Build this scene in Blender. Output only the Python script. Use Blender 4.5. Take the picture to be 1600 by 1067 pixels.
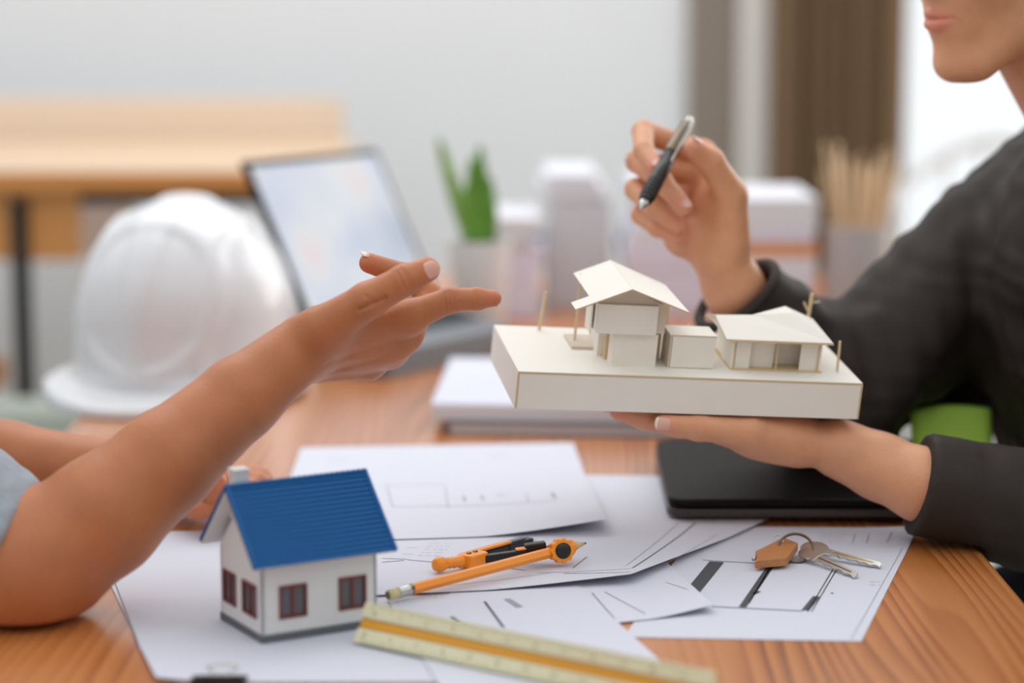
import bpy, math, random
import numpy as np
from mathutils import Vector, Matrix

random.seed(7)
for o in list(bpy.data.objects): bpy.data.objects.remove(o)
SC = bpy.context.scene
COL = SC.collection

# ------------------------------------------------------------------ camera, world, lights
F = 3556.0                       # focal length in pixels of the 1600 px wide frame
PITCH = math.radians(8.7)
CAM = np.array([0.0, 0.0, 1.233])
TZ = 0.75                        # table height
RV = np.array([1.0, 0, 0]); UV = np.array([0, math.sin(PITCH), math.cos(PITCH)]); WV = np.array([0, math.cos(PITCH), -math.sin(PITCH)])

cam = bpy.data.cameras.new('camera'); camo = bpy.data.objects.new('camera', cam); COL.objects.link(camo)
cam.sensor_width = 36; cam.lens = F / 1600 * 36
camo.location = CAM; camo.rotation_euler = (math.radians(90) - PITCH, 0, 0)
cam.dof.use_dof = True; cam.dof.focus_distance = 1.92; cam.dof.aperture_fstop = 2.1
cam.clip_start = 0.05
SC.camera = camo

wd = bpy.data.worlds.new('world'); SC.world = wd; wd.use_nodes = True
wd.node_tree.nodes['Background'].inputs[0].default_value = (0.93, 0.965, 1.0, 1)
wd.node_tree.nodes['Background'].inputs[1].default_value = 1.02

def area(name, loc, target, size, power, color):
    l = bpy.data.lights.new(name, 'AREA'); l.shape = 'RECTANGLE'; l.size, l.size_y = size; l.energy = power; l.color = color
    o = bpy.data.objects.new(name, l); COL.objects.link(o); o.location = loc
    o.rotation_euler = (Vector(target) - Vector(loc)).to_track_quat('-Z', 'Y').to_euler()
    return o
area('window_daylight', (2.3, 4.4, 1.9), (0.1, 2.0, 0.85), (2.0, 2.0), 34, (1.0, 0.97, 0.93))
area('ceiling_lamp', (-0.5, 2.9, 2.8), (-0.1, 2.3, 0.75), (1.4, 1.4), 8, (1.0, 0.96, 0.90))
area('rear_fill', (-0.4, 3.9, 2.8), (-0.4, 4.3, 0.9), (3.0, 1.0), 17, (0.97, 0.98, 1.0))  # unseen lamp added to brighten the back wall, bench and paper piles

SC.view_settings.view_transform = 'Standard'; SC.view_settings.look = 'None'
SC.view_settings.exposure = 0.14; SC.view_settings.gamma = 1.0
try: SC.view_settings.use_curve_mapping = False
except Exception: pass

# ------------------------------------------------------------------ measuring helpers
def ray(px, py): return (px - 800) / F * RV - (py - 533.5) / F * UV + WV
def at(px, py, d): return CAM + d * ray(px, py)
def on(px, py, z=TZ):
    r = ray(px, py); return CAM + (z - CAM[2]) / r[2] * r
def V(*a): return np.array(a, float)
def unit(v): v = np.asarray(v, float); return v / np.linalg.norm(v)

# ------------------------------------------------------------------ materials
def srgb(r, g, b):
    def c(x):
        x /= 255.0
        return x / 12.92 if x <= 0.04045 else ((x + 0.055) / 1.055) ** 2.4
    return (c(r), c(g), c(b), 1)
MATS = {}
def mat(name, col, rough=0.5, metal=0.0, noise=0.0, nscale=20.0, bump=0.0, bscale=60.0, sss=0.0, trans=0.0, emit=0.0, coat=0.0, stretch=None, spec=0.5):
    m = bpy.data.materials.new(name); m.use_nodes = True; nt = m.node_tree; b = nt.nodes['Principled BSDF']
    b.inputs['Base Color'].default_value = col; b.inputs['Roughness'].default_value = rough; b.inputs['Metallic'].default_value = metal
    b.inputs['Specular IOR Level'].default_value = spec
    if coat: b.inputs['Coat Weight'].default_value = coat; b.inputs['Coat Roughness'].default_value = 0.15
    if sss:
        b.inputs['Subsurface Weight'].default_value = sss; b.inputs['Subsurface Radius'].default_value = (1.0, 0.35, 0.2); b.inputs['Subsurface Scale'].default_value = 0.006
    if trans: b.inputs['Transmission Weight'].default_value = trans; b.inputs['IOR'].default_value = 1.3
    if emit: b.inputs['Emission Color'].default_value = col; b.inputs['Emission Strength'].default_value = emit
    tc = nt.nodes.new('ShaderNodeTexCoord'); vec = tc.outputs['Object']
    if stretch:
        mp = nt.nodes.new('ShaderNodeMapping'); mp.inputs['Scale'].default_value = stretch
        nt.links.new(vec, mp.inputs[0]); vec = mp.outputs[0]
    if noise:
        n = nt.nodes.new('ShaderNodeTexNoise'); n.inputs['Scale'].default_value = nscale; n.inputs['Detail'].default_value = 4
        nt.links.new(vec, n.inputs['Vector'])
        r = nt.nodes.new('ShaderNodeMapRange'); r.inputs[1].default_value = 0.25; r.inputs[2].default_value = 0.75
        r.inputs[3].default_value = 1 - noise; r.inputs[4].default_value = 1 + noise
        nt.links.new(n.outputs['Fac'], r.inputs[0])
        hs = nt.nodes.new('ShaderNodeHueSaturation'); hs.inputs['Color'].default_value = col
        nt.links.new(r.outputs[0], hs.inputs['Value']); nt.links.new(hs.outputs[0], b.inputs['Base Color'])
    if bump:
        n = nt.nodes.new('ShaderNodeTexNoise'); n.inputs['Scale'].default_value = bscale; n.inputs['Detail'].default_value = 5
        nt.links.new(vec, n.inputs['Vector'])
        bp = nt.nodes.new('ShaderNodeBump'); bp.inputs['Strength'].default_value = bump; bp.inputs['Distance'].default_value = 0.002
        nt.links.new(n.outputs['Fac'], bp.inputs['Height']); nt.links.new(bp.outputs[0], b.inputs['Normal'])
    MATS[name] = m
    return m

def wood(name, light, mid, dark, scale=9.0, axis='Y', rough=0.38, dist=2.4, coat=0.0, contrast=(0.3, 0.62, 0.9)):
    m = bpy.data.materials.new(name); m.use_nodes = True; nt = m.node_tree; b = nt.nodes['Principled BSDF']; L = nt.links
    tc = nt.nodes.new('ShaderNodeTexCoord'); mp = nt.nodes.new('ShaderNodeMapping')
    s = {'X': (0.16, 1, 1), 'Y': (1, 0.16, 1), 'Z': (1, 1, 0.16)}[axis]; mp.inputs['Scale'].default_value = s
    L.new(tc.outputs['Object'], mp.inputs[0])
    w = nt.nodes.new('ShaderNodeTexWave'); w.wave_type = 'BANDS'; w.bands_direction = 'X' if axis != 'X' else 'Y'; w.wave_profile = 'SAW'
    w.inputs['Scale'].default_value = scale; w.inputs['Distortion'].default_value = dist * 2; w.inputs['Detail'].default_value = 2.0; w.inputs['Detail Scale'].default_value = 0.55
    L.new(mp.outputs[0], w.inputs[0])
    n = nt.nodes.new('ShaderNodeTexNoise'); n.inputs['Scale'].default_value = scale * 0.8; n.inputs['Detail'].default_value = 3; L.new(mp.outputs[0], n.inputs['Vector'])
    n2 = nt.nodes.new('ShaderNodeTexNoise'); n2.inputs['Scale'].default_value = scale * 22; n2.inputs['Detail'].default_value = 3
    mp2 = nt.nodes.new('ShaderNodeMapping'); mp2.inputs['Scale'].default_value = tuple(x if x > .5 else 0.03 for x in s); L.new(tc.outputs['Object'], mp2.inputs[0]); L.new(mp2.outputs[0], n2.inputs['Vector'])
    mx = nt.nodes.new('ShaderNodeMath'); mx.operation = 'MULTIPLY'; mx.inputs[1].default_value = 0.62; L.new(w.outputs['Fac'], mx.inputs[0])
    m2 = nt.nodes.new('ShaderNodeMath'); m2.operation = 'MULTIPLY_ADD'; m2.inputs[1].default_value = 0.36; L.new(n.outputs['Fac'], m2.inputs[0]); L.new(mx.outputs[0], m2.inputs[2])
    m3 = nt.nodes.new('ShaderNodeMath'); m3.operation = 'MULTIPLY_ADD'; m3.inputs[1].default_value = 0.22; L.new(n2.outputs['Fac'], m3.inputs[0]); L.new(m2.outputs[0], m3.inputs[2])
    cr = nt.nodes.new('ShaderNodeValToRGB'); e = cr.color_ramp.elements
    e[0].position = contrast[0]; e[0].color = light; e[1].position = contrast[2]; e[1].color = dark
    k = e.new(contrast[1]); k.color = mid
    L.new(m3.outputs[0], cr.inputs[0]); L.new(cr.outputs[0], b.inputs['Base Color'])
    b.inputs['Roughness'].default_value = rough
    if coat: b.inputs['Coat Weight'].default_value = coat; b.inputs['Coat Roughness'].default_value = 0.25
    bp = nt.nodes.new('ShaderNodeBump'); bp.inputs['Strength'].default_value = 0.15; bp.inputs['Distance'].default_value = 0.001
    L.new(n2.outputs['Fac'], bp.inputs['Height']); L.new(bp.outputs[0], b.inputs['Normal'])
    MATS[name] = m
    return m

def skin_mat(name, col, blush, rough=0.46):
    """skin: 'blush' vertex attribute mixes towards the pinker tone of lips, finger tips and knuckles"""
    m = mat(name, col, rough, sss=0.25, bump=0.22, bscale=420)
    nt = m.node_tree; b = nt.nodes['Principled BSDF']; L = nt.links
    a = nt.nodes.new('ShaderNodeAttribute'); a.attribute_name = 'blush'
    n = nt.nodes.new('ShaderNodeTexNoise'); n.inputs['Scale'].default_value = 38; n.inputs['Detail'].default_value = 4
    tc = nt.nodes.new('ShaderNodeTexCoord'); L.new(tc.outputs['Object'], n.inputs['Vector'])
    r = nt.nodes.new('ShaderNodeMapRange'); r.inputs[1].default_value = .3; r.inputs[2].default_value = .7; r.inputs[3].default_value = 0.93; r.inputs[4].default_value = 1.07
    L.new(n.outputs['Fac'], r.inputs[0])
    mx = nt.nodes.new('ShaderNodeMix'); mx.data_type = 'RGBA'; mx.inputs[6].default_value = col; mx.inputs[7].default_value = blush
    L.new(a.outputs['Fac'], mx.inputs[0])
    hs = nt.nodes.new('ShaderNodeHueSaturation'); L.new(mx.outputs[2], hs.inputs['Color']); L.new(r.outputs[0], hs.inputs['Value'])
    L.new(hs.outputs[0], b.inputs['Base Color'])
    return m

def pine(name):
    m = bpy.data.materials.new(name); m.use_nodes = True; nt = m.node_tree; b = nt.nodes['Principled BSDF']; L = nt.links; N = nt.nodes.new
    tc = N('ShaderNodeTexCoord'); mp = N('ShaderNodeMapping'); mp.inputs['Scale'].default_value = (1, 0.09, 1); mp.inputs['Rotation'].default_value = (0, 0, math.radians(4)); L.new(tc.outputs['Object'], mp.inputs[0])
    wn = N('ShaderNodeTexNoise'); wn.inputs['Scale'].default_value = 7; wn.inputs['Detail'].default_value = 2; L.new(mp.outputs[0], wn.inputs['Vector'])
    sp = N('ShaderNodeSeparateXYZ'); L.new(mp.outputs[0], sp.inputs[0])
    def mth(op, a, b_, c=None):
        n = N('ShaderNodeMath'); n.operation = op
        for i, x in enumerate((a, b_, c)):
            if x is None: continue
            if isinstance(x, (int, float)): n.inputs[i].default_value = x
            else: L.new(x, n.inputs[i])
        return n.outputs[0]
    x = mth('MULTIPLY_ADD', wn.outputs['Fac'], 0.16, sp.outputs['X'])                 # growth rings bent by slow noise
    ring = mth('FRACT', mth('MULTIPLY', x, 80.0), 0)
    late = mth('POWER', ring, 1.7)                                                      # soft early wood, darker late wood with a hard edge
    edge = N('ShaderNodeMapRange'); edge.inputs[1].default_value = 0.90; edge.inputs[2].default_value = 1.0; edge.inputs[3].default_value = 1.0; edge.inputs[4].default_value = 0.0; L.new(ring, edge.inputs[0])
    band = mth('MULTIPLY', late, edge.outputs[0])
    va = N('ShaderNodeTexNoise'); va.inputs['Scale'].default_value = 16; va.inputs['Detail'].default_value = 2; L.new(mp.outputs[0], va.inputs['Vector'])
    amt = N('ShaderNodeMapRange'); amt.inputs[1].default_value = 0.35; amt.inputs[2].default_value = 0.68; amt.inputs[3].default_value = 0.15; amt.inputs[4].default_value = 1.0; L.new(va.outputs['Fac'], amt.inputs[0])
    fb = N('ShaderNodeTexNoise'); fb.inputs['Scale'].default_value = 170; fb.inputs['Detail'].default_value = 3
    mp2 = N('ShaderNodeMapping'); mp2.inputs['Scale'].default_value = (1, 0.03, 1); L.new(tc.outputs['Object'], mp2.inputs[0]); L.new(mp2.outputs[0], fb.inputs['Vector'])
    t = mth('MULTIPLY', band, amt.outputs[0]); t = mth('MULTIPLY_ADD', fb.outputs['Fac'], 0.22, t)
    cr = N('ShaderNodeValToRGB'); e = cr.color_ramp.elements
    e[0].position = 0.06; e[0].color = srgb(204, 132, 72); e[1].position = 0.95; e[1].color = srgb(112, 52, 16); k = e.new(0.42); k.color = srgb(182, 106, 50)
    L.new(t, cr.inputs[0]); L.new(cr.outputs[0], b.inputs['Base Color'])
    b.inputs['Roughness'].default_value = 0.34; b.inputs['Coat Weight'].default_value = 0.7; b.inputs['Coat Roughness'].default_value = 0.22
    MATS[name] = m
pine('table_wood')
wood('desk_wood', srgb(222, 156, 88), srgb(212, 142, 74), srgb(198, 124, 58), 7, 'X', 0.3, 1.5, coat=0.4)
wood('bench_sheen', srgb(238, 208, 176), srgb(234, 198, 160), srgb(226, 184, 140), 7, 'X', 0.28, 1.2, coat=0.5)  # bench wood paled, white sheen at grazing angle put into the colour
wood('board_pale', srgb(228, 210, 190), srgb(224, 204, 182), srgb(216, 194, 170), 7, 'X', 0.5, 1.2)
mat('fob_wood', srgb(186, 124, 74), 0.55, noise=0.14, nscale=160, stretch=(1, 6, 6))
wood('pale_wood', srgb(240, 214, 180), srgb(234, 204, 166), srgb(220, 184, 142), 60, 'Z', 0.6, 1.0)
mat('paper', srgb(212, 213, 224), 0.75, noise=0.012, nscale=6, bump=0.05, bscale=200)
mat('paper_soft', srgb(224, 224, 230), 0.75)
mat('ink', srgb(70, 72, 78), 0.7)
mat('ink_pale', srgb(150, 152, 162), 0.7)
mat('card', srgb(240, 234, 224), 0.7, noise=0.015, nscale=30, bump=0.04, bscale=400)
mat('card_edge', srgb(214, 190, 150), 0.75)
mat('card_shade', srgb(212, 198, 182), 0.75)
mat('balsa', srgb(222, 196, 156), 0.7, noise=0.08, nscale=200)
mat('roof_blue', srgb(24, 92, 152), 0.6, spec=0.25)
mat('toy_white', srgb(222, 222, 222), 0.5)
mat('toy_grey', srgb(96, 100, 106), 0.6)
mat('frame_red', srgb(120, 48, 44), 0.5)
mat('toy_glass', srgb(92, 92, 98), 0.25)
mat('orange_plastic', srgb(250, 150, 32), 0.35, coat=0.2)
mat('black_plastic', srgb(22, 20, 20), 0.35)
mat('silver', srgb(200, 198, 192), 0.28, 1.0)
mat('brass', srgb(196, 158, 84), 0.3, 1.0)
mat('steel_dark', srgb(120, 106, 92), 0.3, 1.0)
mat('eraser', srgb(206, 196, 150), 0.8)
mat('pencil_wood', srgb(220, 184, 136), 0.7)
mat('graphite', srgb(52, 50, 52), 0.4)
mat('ruler_cream', srgb(226, 220, 184), 0.45)
mat('ruler_yellow', srgb(226, 158, 24), 0.45)
mat('ruler_ink', srgb(150, 144, 112), 0.6)
mat('helmet_white', srgb(226, 227, 230), 0.22, coat=0.5)
mat('laptop_grey', srgb(122, 126, 132), 0.45)
mat('laptop_black', srgb(20, 15, 12), 0.5, spec=0.12)
mat('laptop_rim', srgb(62, 54, 50), 0.35)
mat('key_black', srgb(34, 36, 40), 0.5)
mat('pot_white', srgb(228, 228, 226), 0.5)
mat('leaf', srgb(98, 148, 48), 0.45, noise=0.35, nscale=30)
mat('leaf_pale', srgb(142, 176, 96), 0.45, noise=0.3, nscale=30)
mat('soil', srgb(70, 52, 40), 0.9)
mat('wall_white', srgb(233, 234, 236), 0.8, noise=0.01, nscale=3)
mat('floor_grey', srgb(168, 172, 164), 0.6, noise=0.06, nscale=4)
mat('metal_black', srgb(30, 28, 28), 0.45)
mat('frame_grey', srgb(140, 128, 116), 0.5)
mat('frame_white', srgb(236, 232, 226), 0.5)
mat('curtain_brown', srgb(122, 96, 70), 0.9, noise=0.05, nscale=60)
mat('shade_lavender', srgb(222, 219, 236), 0.75)  # white paper with its shade tinted into the colour
mat('folder_grey', srgb(212, 214, 218), 0.7)
mat('card_orange', srgb(222, 152, 96), 0.7)
mat('sticky_green', srgb(206, 252, 100), 0.7)
mat('chair_white', srgb(214, 210, 206), 0.5)
mat('chair_green', srgb(176, 182, 172), 0.9)
mat('cup_grey', srgb(190, 190, 194), 0.4)
mat('knit_grey', srgb(152, 158, 166), 0.95, noise=0.10, nscale=90, bump=0.5, bscale=260)
mat('shirt_black', srgb(40, 29, 22), 0.72, noise=0.10, nscale=12, bump=0.12, bscale=500)
mat('seam', srgb(66, 60, 56), 0.8)
mat('trousers', srgb(54, 56, 66), 0.9)
mat('shoe', srgb(40, 34, 30), 0.5)
mat('hair_black', srgb(28, 22, 20), 0.5)
mat('nail', srgb(232, 176, 158), 0.32, sss=0.15)
mat('nail_tip', srgb(240, 224, 200), 0.35)
mat('eye_white', srgb(236, 232, 228), 0.25)
skin_mat('skin_warm', srgb(188, 116, 72), srgb(206, 120, 88))
skin_mat('skin_light', srgb(218, 156, 118), srgb(222, 140, 116))

def screen_mat():
    m = bpy.data.materials.new('screen_image'); m.use_nodes = True; nt = m.node_tree; b = nt.nodes['Principled BSDF']; L = nt.links
    tc = nt.nodes.new('ShaderNodeTexCoord'); n = nt.nodes.new('ShaderNodeTexNoise'); n.inputs['Scale'].default_value = 9; n.inputs['Detail'].default_value = 1
    L.new(tc.outputs['Object'], n.inputs['Vector'])
    cr = nt.nodes.new('ShaderNodeValToRGB'); e = cr.color_ramp.elements
    e[0].position = 0.3; e[0].color = srgb(184, 200, 222); e[1].position = 0.72; e[1].color = srgb(228, 212, 214)
    k = e.new(0.45); k.color = srgb(202, 210, 228); k = e.new(0.58); k.color = srgb(218, 222, 226)
    L.new(n.outputs['Fac'], cr.inputs[0]); L.new(cr.outputs[0], b.inputs['Emission Color']); b.inputs['Emission Strength'].default_value = 0.66
    b.inputs['Base Color'].default_value = (0.05, 0.05, 0.06, 1); b.inputs['Roughness'].default_value = 0.3
    MATS['screen_image'] = m
screen_mat()
def glass_mat():
    m = bpy.data.materials.new('window_glass'); m.use_nodes = True; nt = m.node_tree
    for n in list(nt.nodes):
        if n.type == 'BSDF_PRINCIPLED': nt.nodes.remove(n)
    t = nt.nodes.new('ShaderNodeBsdfTransparent'); g = nt.nodes.new('ShaderNodeBsdfGlossy'); g.inputs['Roughness'].default_value = 0.02
    mx = nt.nodes.new('ShaderNodeMixShader'); mx.inputs[0].default_value = 0.04
    nt.links.new(t.outputs[0], mx.inputs[1]); nt.links.new(g.outputs[0], mx.inputs[2])
    nt.links.new(mx.outputs[0], nt.nodes['Material Output'].inputs[0])
    MATS['window_glass'] = m
glass_mat()

# ------------------------------------------------------------------ object helpers
ORG = {}
def thing(name, label, cat, loc, group=None):
    o = bpy.data.objects.new(name, None); COL.objects.link(o); o.location = loc; o.empty_display_size = 0.02
    o['label'] = label; o['category'] = cat
    if group: o['group'] = group
    ORG[o] = np.array(loc, float)
    return o
def tag(o, label, cat, group=None):
    o['label'] = label; o['category'] = cat
    if group: o['group'] = group
    return o
def mk(name, vf, m, parent=None, smooth=False, bevel=0.0, attr=None, segs=2, angle=None):
    """one mesh object from world-space (verts, faces); m is a material name or a list with per-face indices in attr"""
    v, f = vf; v = np.asarray(v, float)
    if parent is not None: org = ORG[parent]
    else: org = np.array([(v[:, 0].min() + v[:, 0].max()) / 2, (v[:, 1].min() + v[:, 1].max()) / 2, v[:, 2].min()])
    me = bpy.data.meshes.new(name)
    lv = v - org
    if isinstance(f, np.ndarray):
        n = len(f); k = f.shape[1]
        me.vertices.add(len(lv)); me.vertices.foreach_set('co', lv.astype(np.float32).ravel())
        me.loops.add(n * k); me.loops.foreach_set('vertex_index', f.astype(np.int32).ravel())
        me.polygons.add(n); me.polygons.foreach_set('loop_start', np.arange(0, n * k, k, dtype=np.int32)); me.polygons.foreach_set('loop_total', np.full(n, k, dtype=np.int32))
        me.update(calc_edges=True); me.validate()
    else:
        me.from_pydata([tuple(x) for x in lv], [], [tuple(x) for x in f])
    me.materials.append(MATS[m])
    if smooth: me.polygons.foreach_set('use_smooth', [True] * len(me.polygons))
    if attr is not None:
        a = me.attributes.new('blush', 'FLOAT', 'POINT'); a.data.foreach_set('value', np.asarray(attr, np.float32))
    o = bpy.data.objects.new(name, me); COL.objects.link(o)
    if parent is not None: o.parent = parent
    else: o.location = org
    ORG[o] = org
    if bevel:
        b = o.modifiers.new('bevel', 'BEVEL'); b.width = bevel; b.segments = segs; b.limit_method = 'ANGLE'; b.angle_limit = math.radians(40)
    if angle is not None and hasattr(me, 'set_sharp_from_angle'): me.set_sharp_from_angle(angle=math.radians(angle))
    return o
def struct(o): o['kind'] = 'structure'; return o

def join(*parts):
    vs, fs, k = [], [], 0
    for v, f in parts:
        v = np.asarray(v, float); vs.append(v); fs += [tuple(int(i) + k for i in q) for q in f]; k += len(v)
    return np.vstack(vs), fs
BOXF = [(0, 3, 2, 1), (4, 5, 6, 7), (0, 1, 5, 4), (1, 2, 6, 5), (2, 3, 7, 6), (3, 0, 4, 7)]
def box(x0, x1, y0, y1, z0, z1, fr=None):
    c = np.array([(x0, y0, z0), (x1, y0, z0), (x1, y1, z0), (x0, y1, z0), (x0, y0, z1), (x1, y0, z1), (x1, y1, z1), (x0, y1, z1)], float)
    return (to(fr, c) if fr else c), list(BOXF)
def frame(o, e1, e2, e3): return (np.asarray(o, float), np.asarray(e1, float), np.asarray(e2, float), np.asarray(e3, float))
def to(fr, c):
    o, a, b, d = fr; c = np.asarray(c, float); return o + c[:, :1] * a + c[:, 1:2] * b + c[:, 2:3] * d
def prism(poly, h0, h1, fr):
    """poly: 2-D outline in the frame's first two axes, extruded along the third"""
    n = len(poly); c = [(x, y, h0) for x, y in poly] + [(x, y, h1) for x, y in poly]
    f = [tuple(range(n))[::-1], tuple(range(n, 2 * n))] + [(i, (i + 1) % n, n + (i + 1) % n, n + i) for i in range(n)]
    return to(fr, np.array(c, float)), f
def tube(path, radii, n=12, caps=True, closed=False):
    path = np.asarray(path, float); m = len(path)
    radii = np.full(m, radii) if np.isscalar(radii) else np.asarray(radii, float)
    vs, fs = [], []
    up = None
    for i in range(m):
        if closed: t = path[(i + 1) % m] - path[i - 1]
        else: t = path[min(i + 1, m - 1)] - path[max(i - 1, 0)]
        t = unit(t)
        if up is None:
            up = np.cross(t, V(0, 0, 1)) if abs(t[2]) < 0.9 else np.cross(t, V(1, 0, 0))
        up = unit(up - t * (up @ t)); w = np.cross(t, up)
        a = np.linspace(0, 2 * np.pi, n, endpoint=False)
        vs.append(path[i] + radii[i] * (np.cos(a)[:, None] * up + np.sin(a)[:, None] * w))
    for i in range(m if closed else m - 1):
        j = (i + 1) % m
        fs += [(i * n + k, i * n + (k + 1) % n, j * n + (k + 1) % n, j * n + k) for k in range(n)]
    if caps and not closed:
        fs.append(tuple(range(n))[::-1]); fs.append(tuple((m - 1) * n + k for k in range(n)))
    return np.vstack(vs), fs
def lathe(prof, c, axis=(0, 0, 1), n=32):
    ax = unit(axis); u = unit(np.cross(ax, V(0, 0, 1)) if abs(ax[2]) < 0.9 else np.cross(ax, V(1, 0, 0))); w = np.cross(ax, u)
    a = np.linspace(0, 2 * np.pi, n, endpoint=False); vs, fs = [], []
    for r, h in prof: vs.append(np.asarray(c) + h * ax + r * (np.cos(a)[:, None] * u + np.sin(a)[:, None] * w))
    for i in range(len(prof) - 1): fs += [(i * n + k, i * n + (k + 1) % n, (i + 1) * n + (k + 1) % n, (i + 1) * n + k) for k in range(n)]
    fs.append(tuple(range(n))[::-1]); fs.append(tuple((len(prof) - 1) * n + k for k in range(n)))
    return np.vstack(vs), fs
def gridmesh(fn, nu, nv, thick=None):
    u, w = np.meshgrid(np.linspace(0, 1, nu + 1), np.linspace(0, 1, nv + 1), indexing='ij')
    p = fn(u.ravel(), w.ravel()); idx = np.arange((nu + 1) * (nv + 1)).reshape(nu + 1, nv + 1)
    f = np.stack([idx[:-1, :-1], idx[1:, :-1], idx[1:, 1:], idx[:-1, 1:]], -1).reshape(-1, 4)
    if thick:
        n = len(p); q = p - V(0, 0, thick)
        rim = list(idx[:, 0]) + list(idx[-1, 1:]) + list(idx[-2::-1, -1]) + list(idx[0, -2:0:-1])
        f = [tuple(x) for x in f] + [tuple(x[::-1] + n) for x in f]
        f += [(rim[i], rim[i] + n, rim[(i + 1) % len(rim)] + n, rim[(i + 1) % len(rim)]) for i in range(len(rim))]
        p = np.vstack([p, q])
    return p, [tuple(int(i) for i in x) for x in f]

# ------------------------------------------------------------------ smooth organic surfaces (distance fields turned into one mesh)
def smin(a, b, k):
    h = np.clip(0.5 + 0.5 * (b - a) / k, 0, 1); return b * (1 - h) + a * h - k * h * (1 - h)
def smax(a, b, k): return -smin(-a, -b, k)
def cap(P, a, b, ra, rb):
    a = np.asarray(a, np.float32); b = np.asarray(b, np.float32); ba = b - a; pa = P - a
    t = np.clip(pa @ ba / max(float(ba @ ba), 1e-12), 0, 1)
    return np.linalg.norm(pa - t[:, None] * ba, axis=1) - (ra + (rb - ra) * t)
def ell(P, c, r, R=None):
    q = P - np.asarray(c, np.float32)
    if R is not None: q = q @ np.asarray(R, np.float32)      # columns of R are the ellipsoid's axes
    r = np.asarray(r, np.float32); k0 = np.linalg.norm(q / r, axis=1); k1 = np.linalg.norm(q / (r * r), axis=1) + 1e-9
    return k0 * (k0 - 1) / k1
def chain(P, pts, rad, k=0.004):
    d = None
    for i in range(len(pts) - 1):
        e = cap(P, pts[i], pts[i + 1], rad[i], rad[i + 1]); d = e if d is None else smin(d, e, k)
    return d
def polygonize(f, lo, hi, h):
    lo = np.asarray(lo, float); n = np.ceil((np.asarray(hi, float) - lo) / h / 4).astype(int)
    def pts(ix, s, off): return (lo + (ix + off) * s).astype(np.float32)
    ci = np.indices(n).reshape(3, -1).T
    cd = f(pts(ci, 4 * h, 0.5)).reshape(n)
    act = np.abs(cd) < 4 * h * 1.5
    N = n * 4 + 1
    val = np.empty(N, np.float32)
    up = np.repeat(np.repeat(np.repeat(cd, 4, 0), 4, 1), 4, 2)
    val[:-1, :-1, :-1] = up; val[-1] = val[-2]; val[:, -1] = val[:, -2]; val[:, :, -1] = val[:, :, -2]
    am = np.repeat(np.repeat(np.repeat(act, 4, 0), 4, 1), 4, 2)
    pm = np.zeros(N, bool); pm[:-1, :-1, :-1] = am
    for ax in range(3):
        s = [slice(None)] * 3; t = [slice(None)] * 3; s[ax] = slice(1, None); t[ax] = slice(None, -1)
        q = pm.copy(); q[tuple(s)] |= pm[tuple(t)]; pm = q
    ii = np.argwhere(pm); val[pm] = f(pts(ii, h, 0.0))
    ins = val < 0
    c = [ins[a:N[0] - 1 + a, b:N[1] - 1 + b, d:N[2] - 1 + d] for a in (0, 1) for b in (0, 1) for d in (0, 1)]
    allin = c[0].copy(); anyin = c[0].copy()
    for x in c[1:]: allin &= x; anyin |= x
    mixed = anyin & ~allin
    cells = np.argwhere(mixed); vid = np.full(mixed.shape, -1, np.int32); vid[mixed] = np.arange(len(cells))
    acc = np.zeros((len(cells), 3)); cnt = np.zeros(len(cells))
    cor = [(a, b, d) for a in (0, 1) for b in (0, 1) for d in (0, 1)]
    for i, p in enumerate(cor):
        for j, q in enumerate(cor):
            if j > i and sum(abs(p[k] - q[k]) for k in range(3)) == 1:
                v0 = val[cells[:, 0] + p[0], cells[:, 1] + p[1], cells[:, 2] + p[2]]; v1 = val[cells[:, 0] + q[0], cells[:, 1] + q[1], cells[:, 2] + q[2]]
                m = (v0 < 0) != (v1 < 0); t = np.where(m, v0 / np.where(m, v0 - v1, 1), 0)
                x = np.asarray(p) + t[:, None] * (np.asarray(q) - np.asarray(p)); acc[m] += x[m]; cnt[m] += 1
    verts = lo + (cells + acc / cnt[:, None]) * h
    faces = []
    for ax in range(3):
        s0 = [slice(1, -1)] * 3; s1 = [slice(1, -1)] * 3; s0[ax] = slice(0, -1); s1[ax] = slice(1, None)
        a = ins[tuple(s0)]; b = ins[tuple(s1)]; e = np.argwhere(a != b)
        if not len(e): continue
        off = np.ones(3, int); off[ax] = 0; e = e + off
        o1, o2 = [k for k in range(3) if k != ax]
        d1 = np.zeros(3, int); d1[o1] = 1; d2 = np.zeros(3, int); d2[o2] = 1
        q = [vid[tuple((e - x).T)] for x in (d1 + d2, d2, 0 * d1, d1)]
        Q = np.stack(q, 1); flip = ins[tuple((e).T)] if ax != 1 else ~ins[tuple((e).T)]
        Q[~flip] = Q[~flip][:, ::-1]
        faces.append(Q)
    Fa = np.vstack(faces); Fa = Fa[(Fa >= 0).all(1)]
    return verts, Fa
def merge(*vf):
    vs, fs, k = [], [], 0
    for v, f in vf: vs.append(v); fs.append(f + k); k += len(v)
    return np.vstack(vs), np.vstack(fs)
def bounds(pts, pad):
    p = np.array(pts, float); return p.min(0) - pad, p.max(0) + pad

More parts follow.
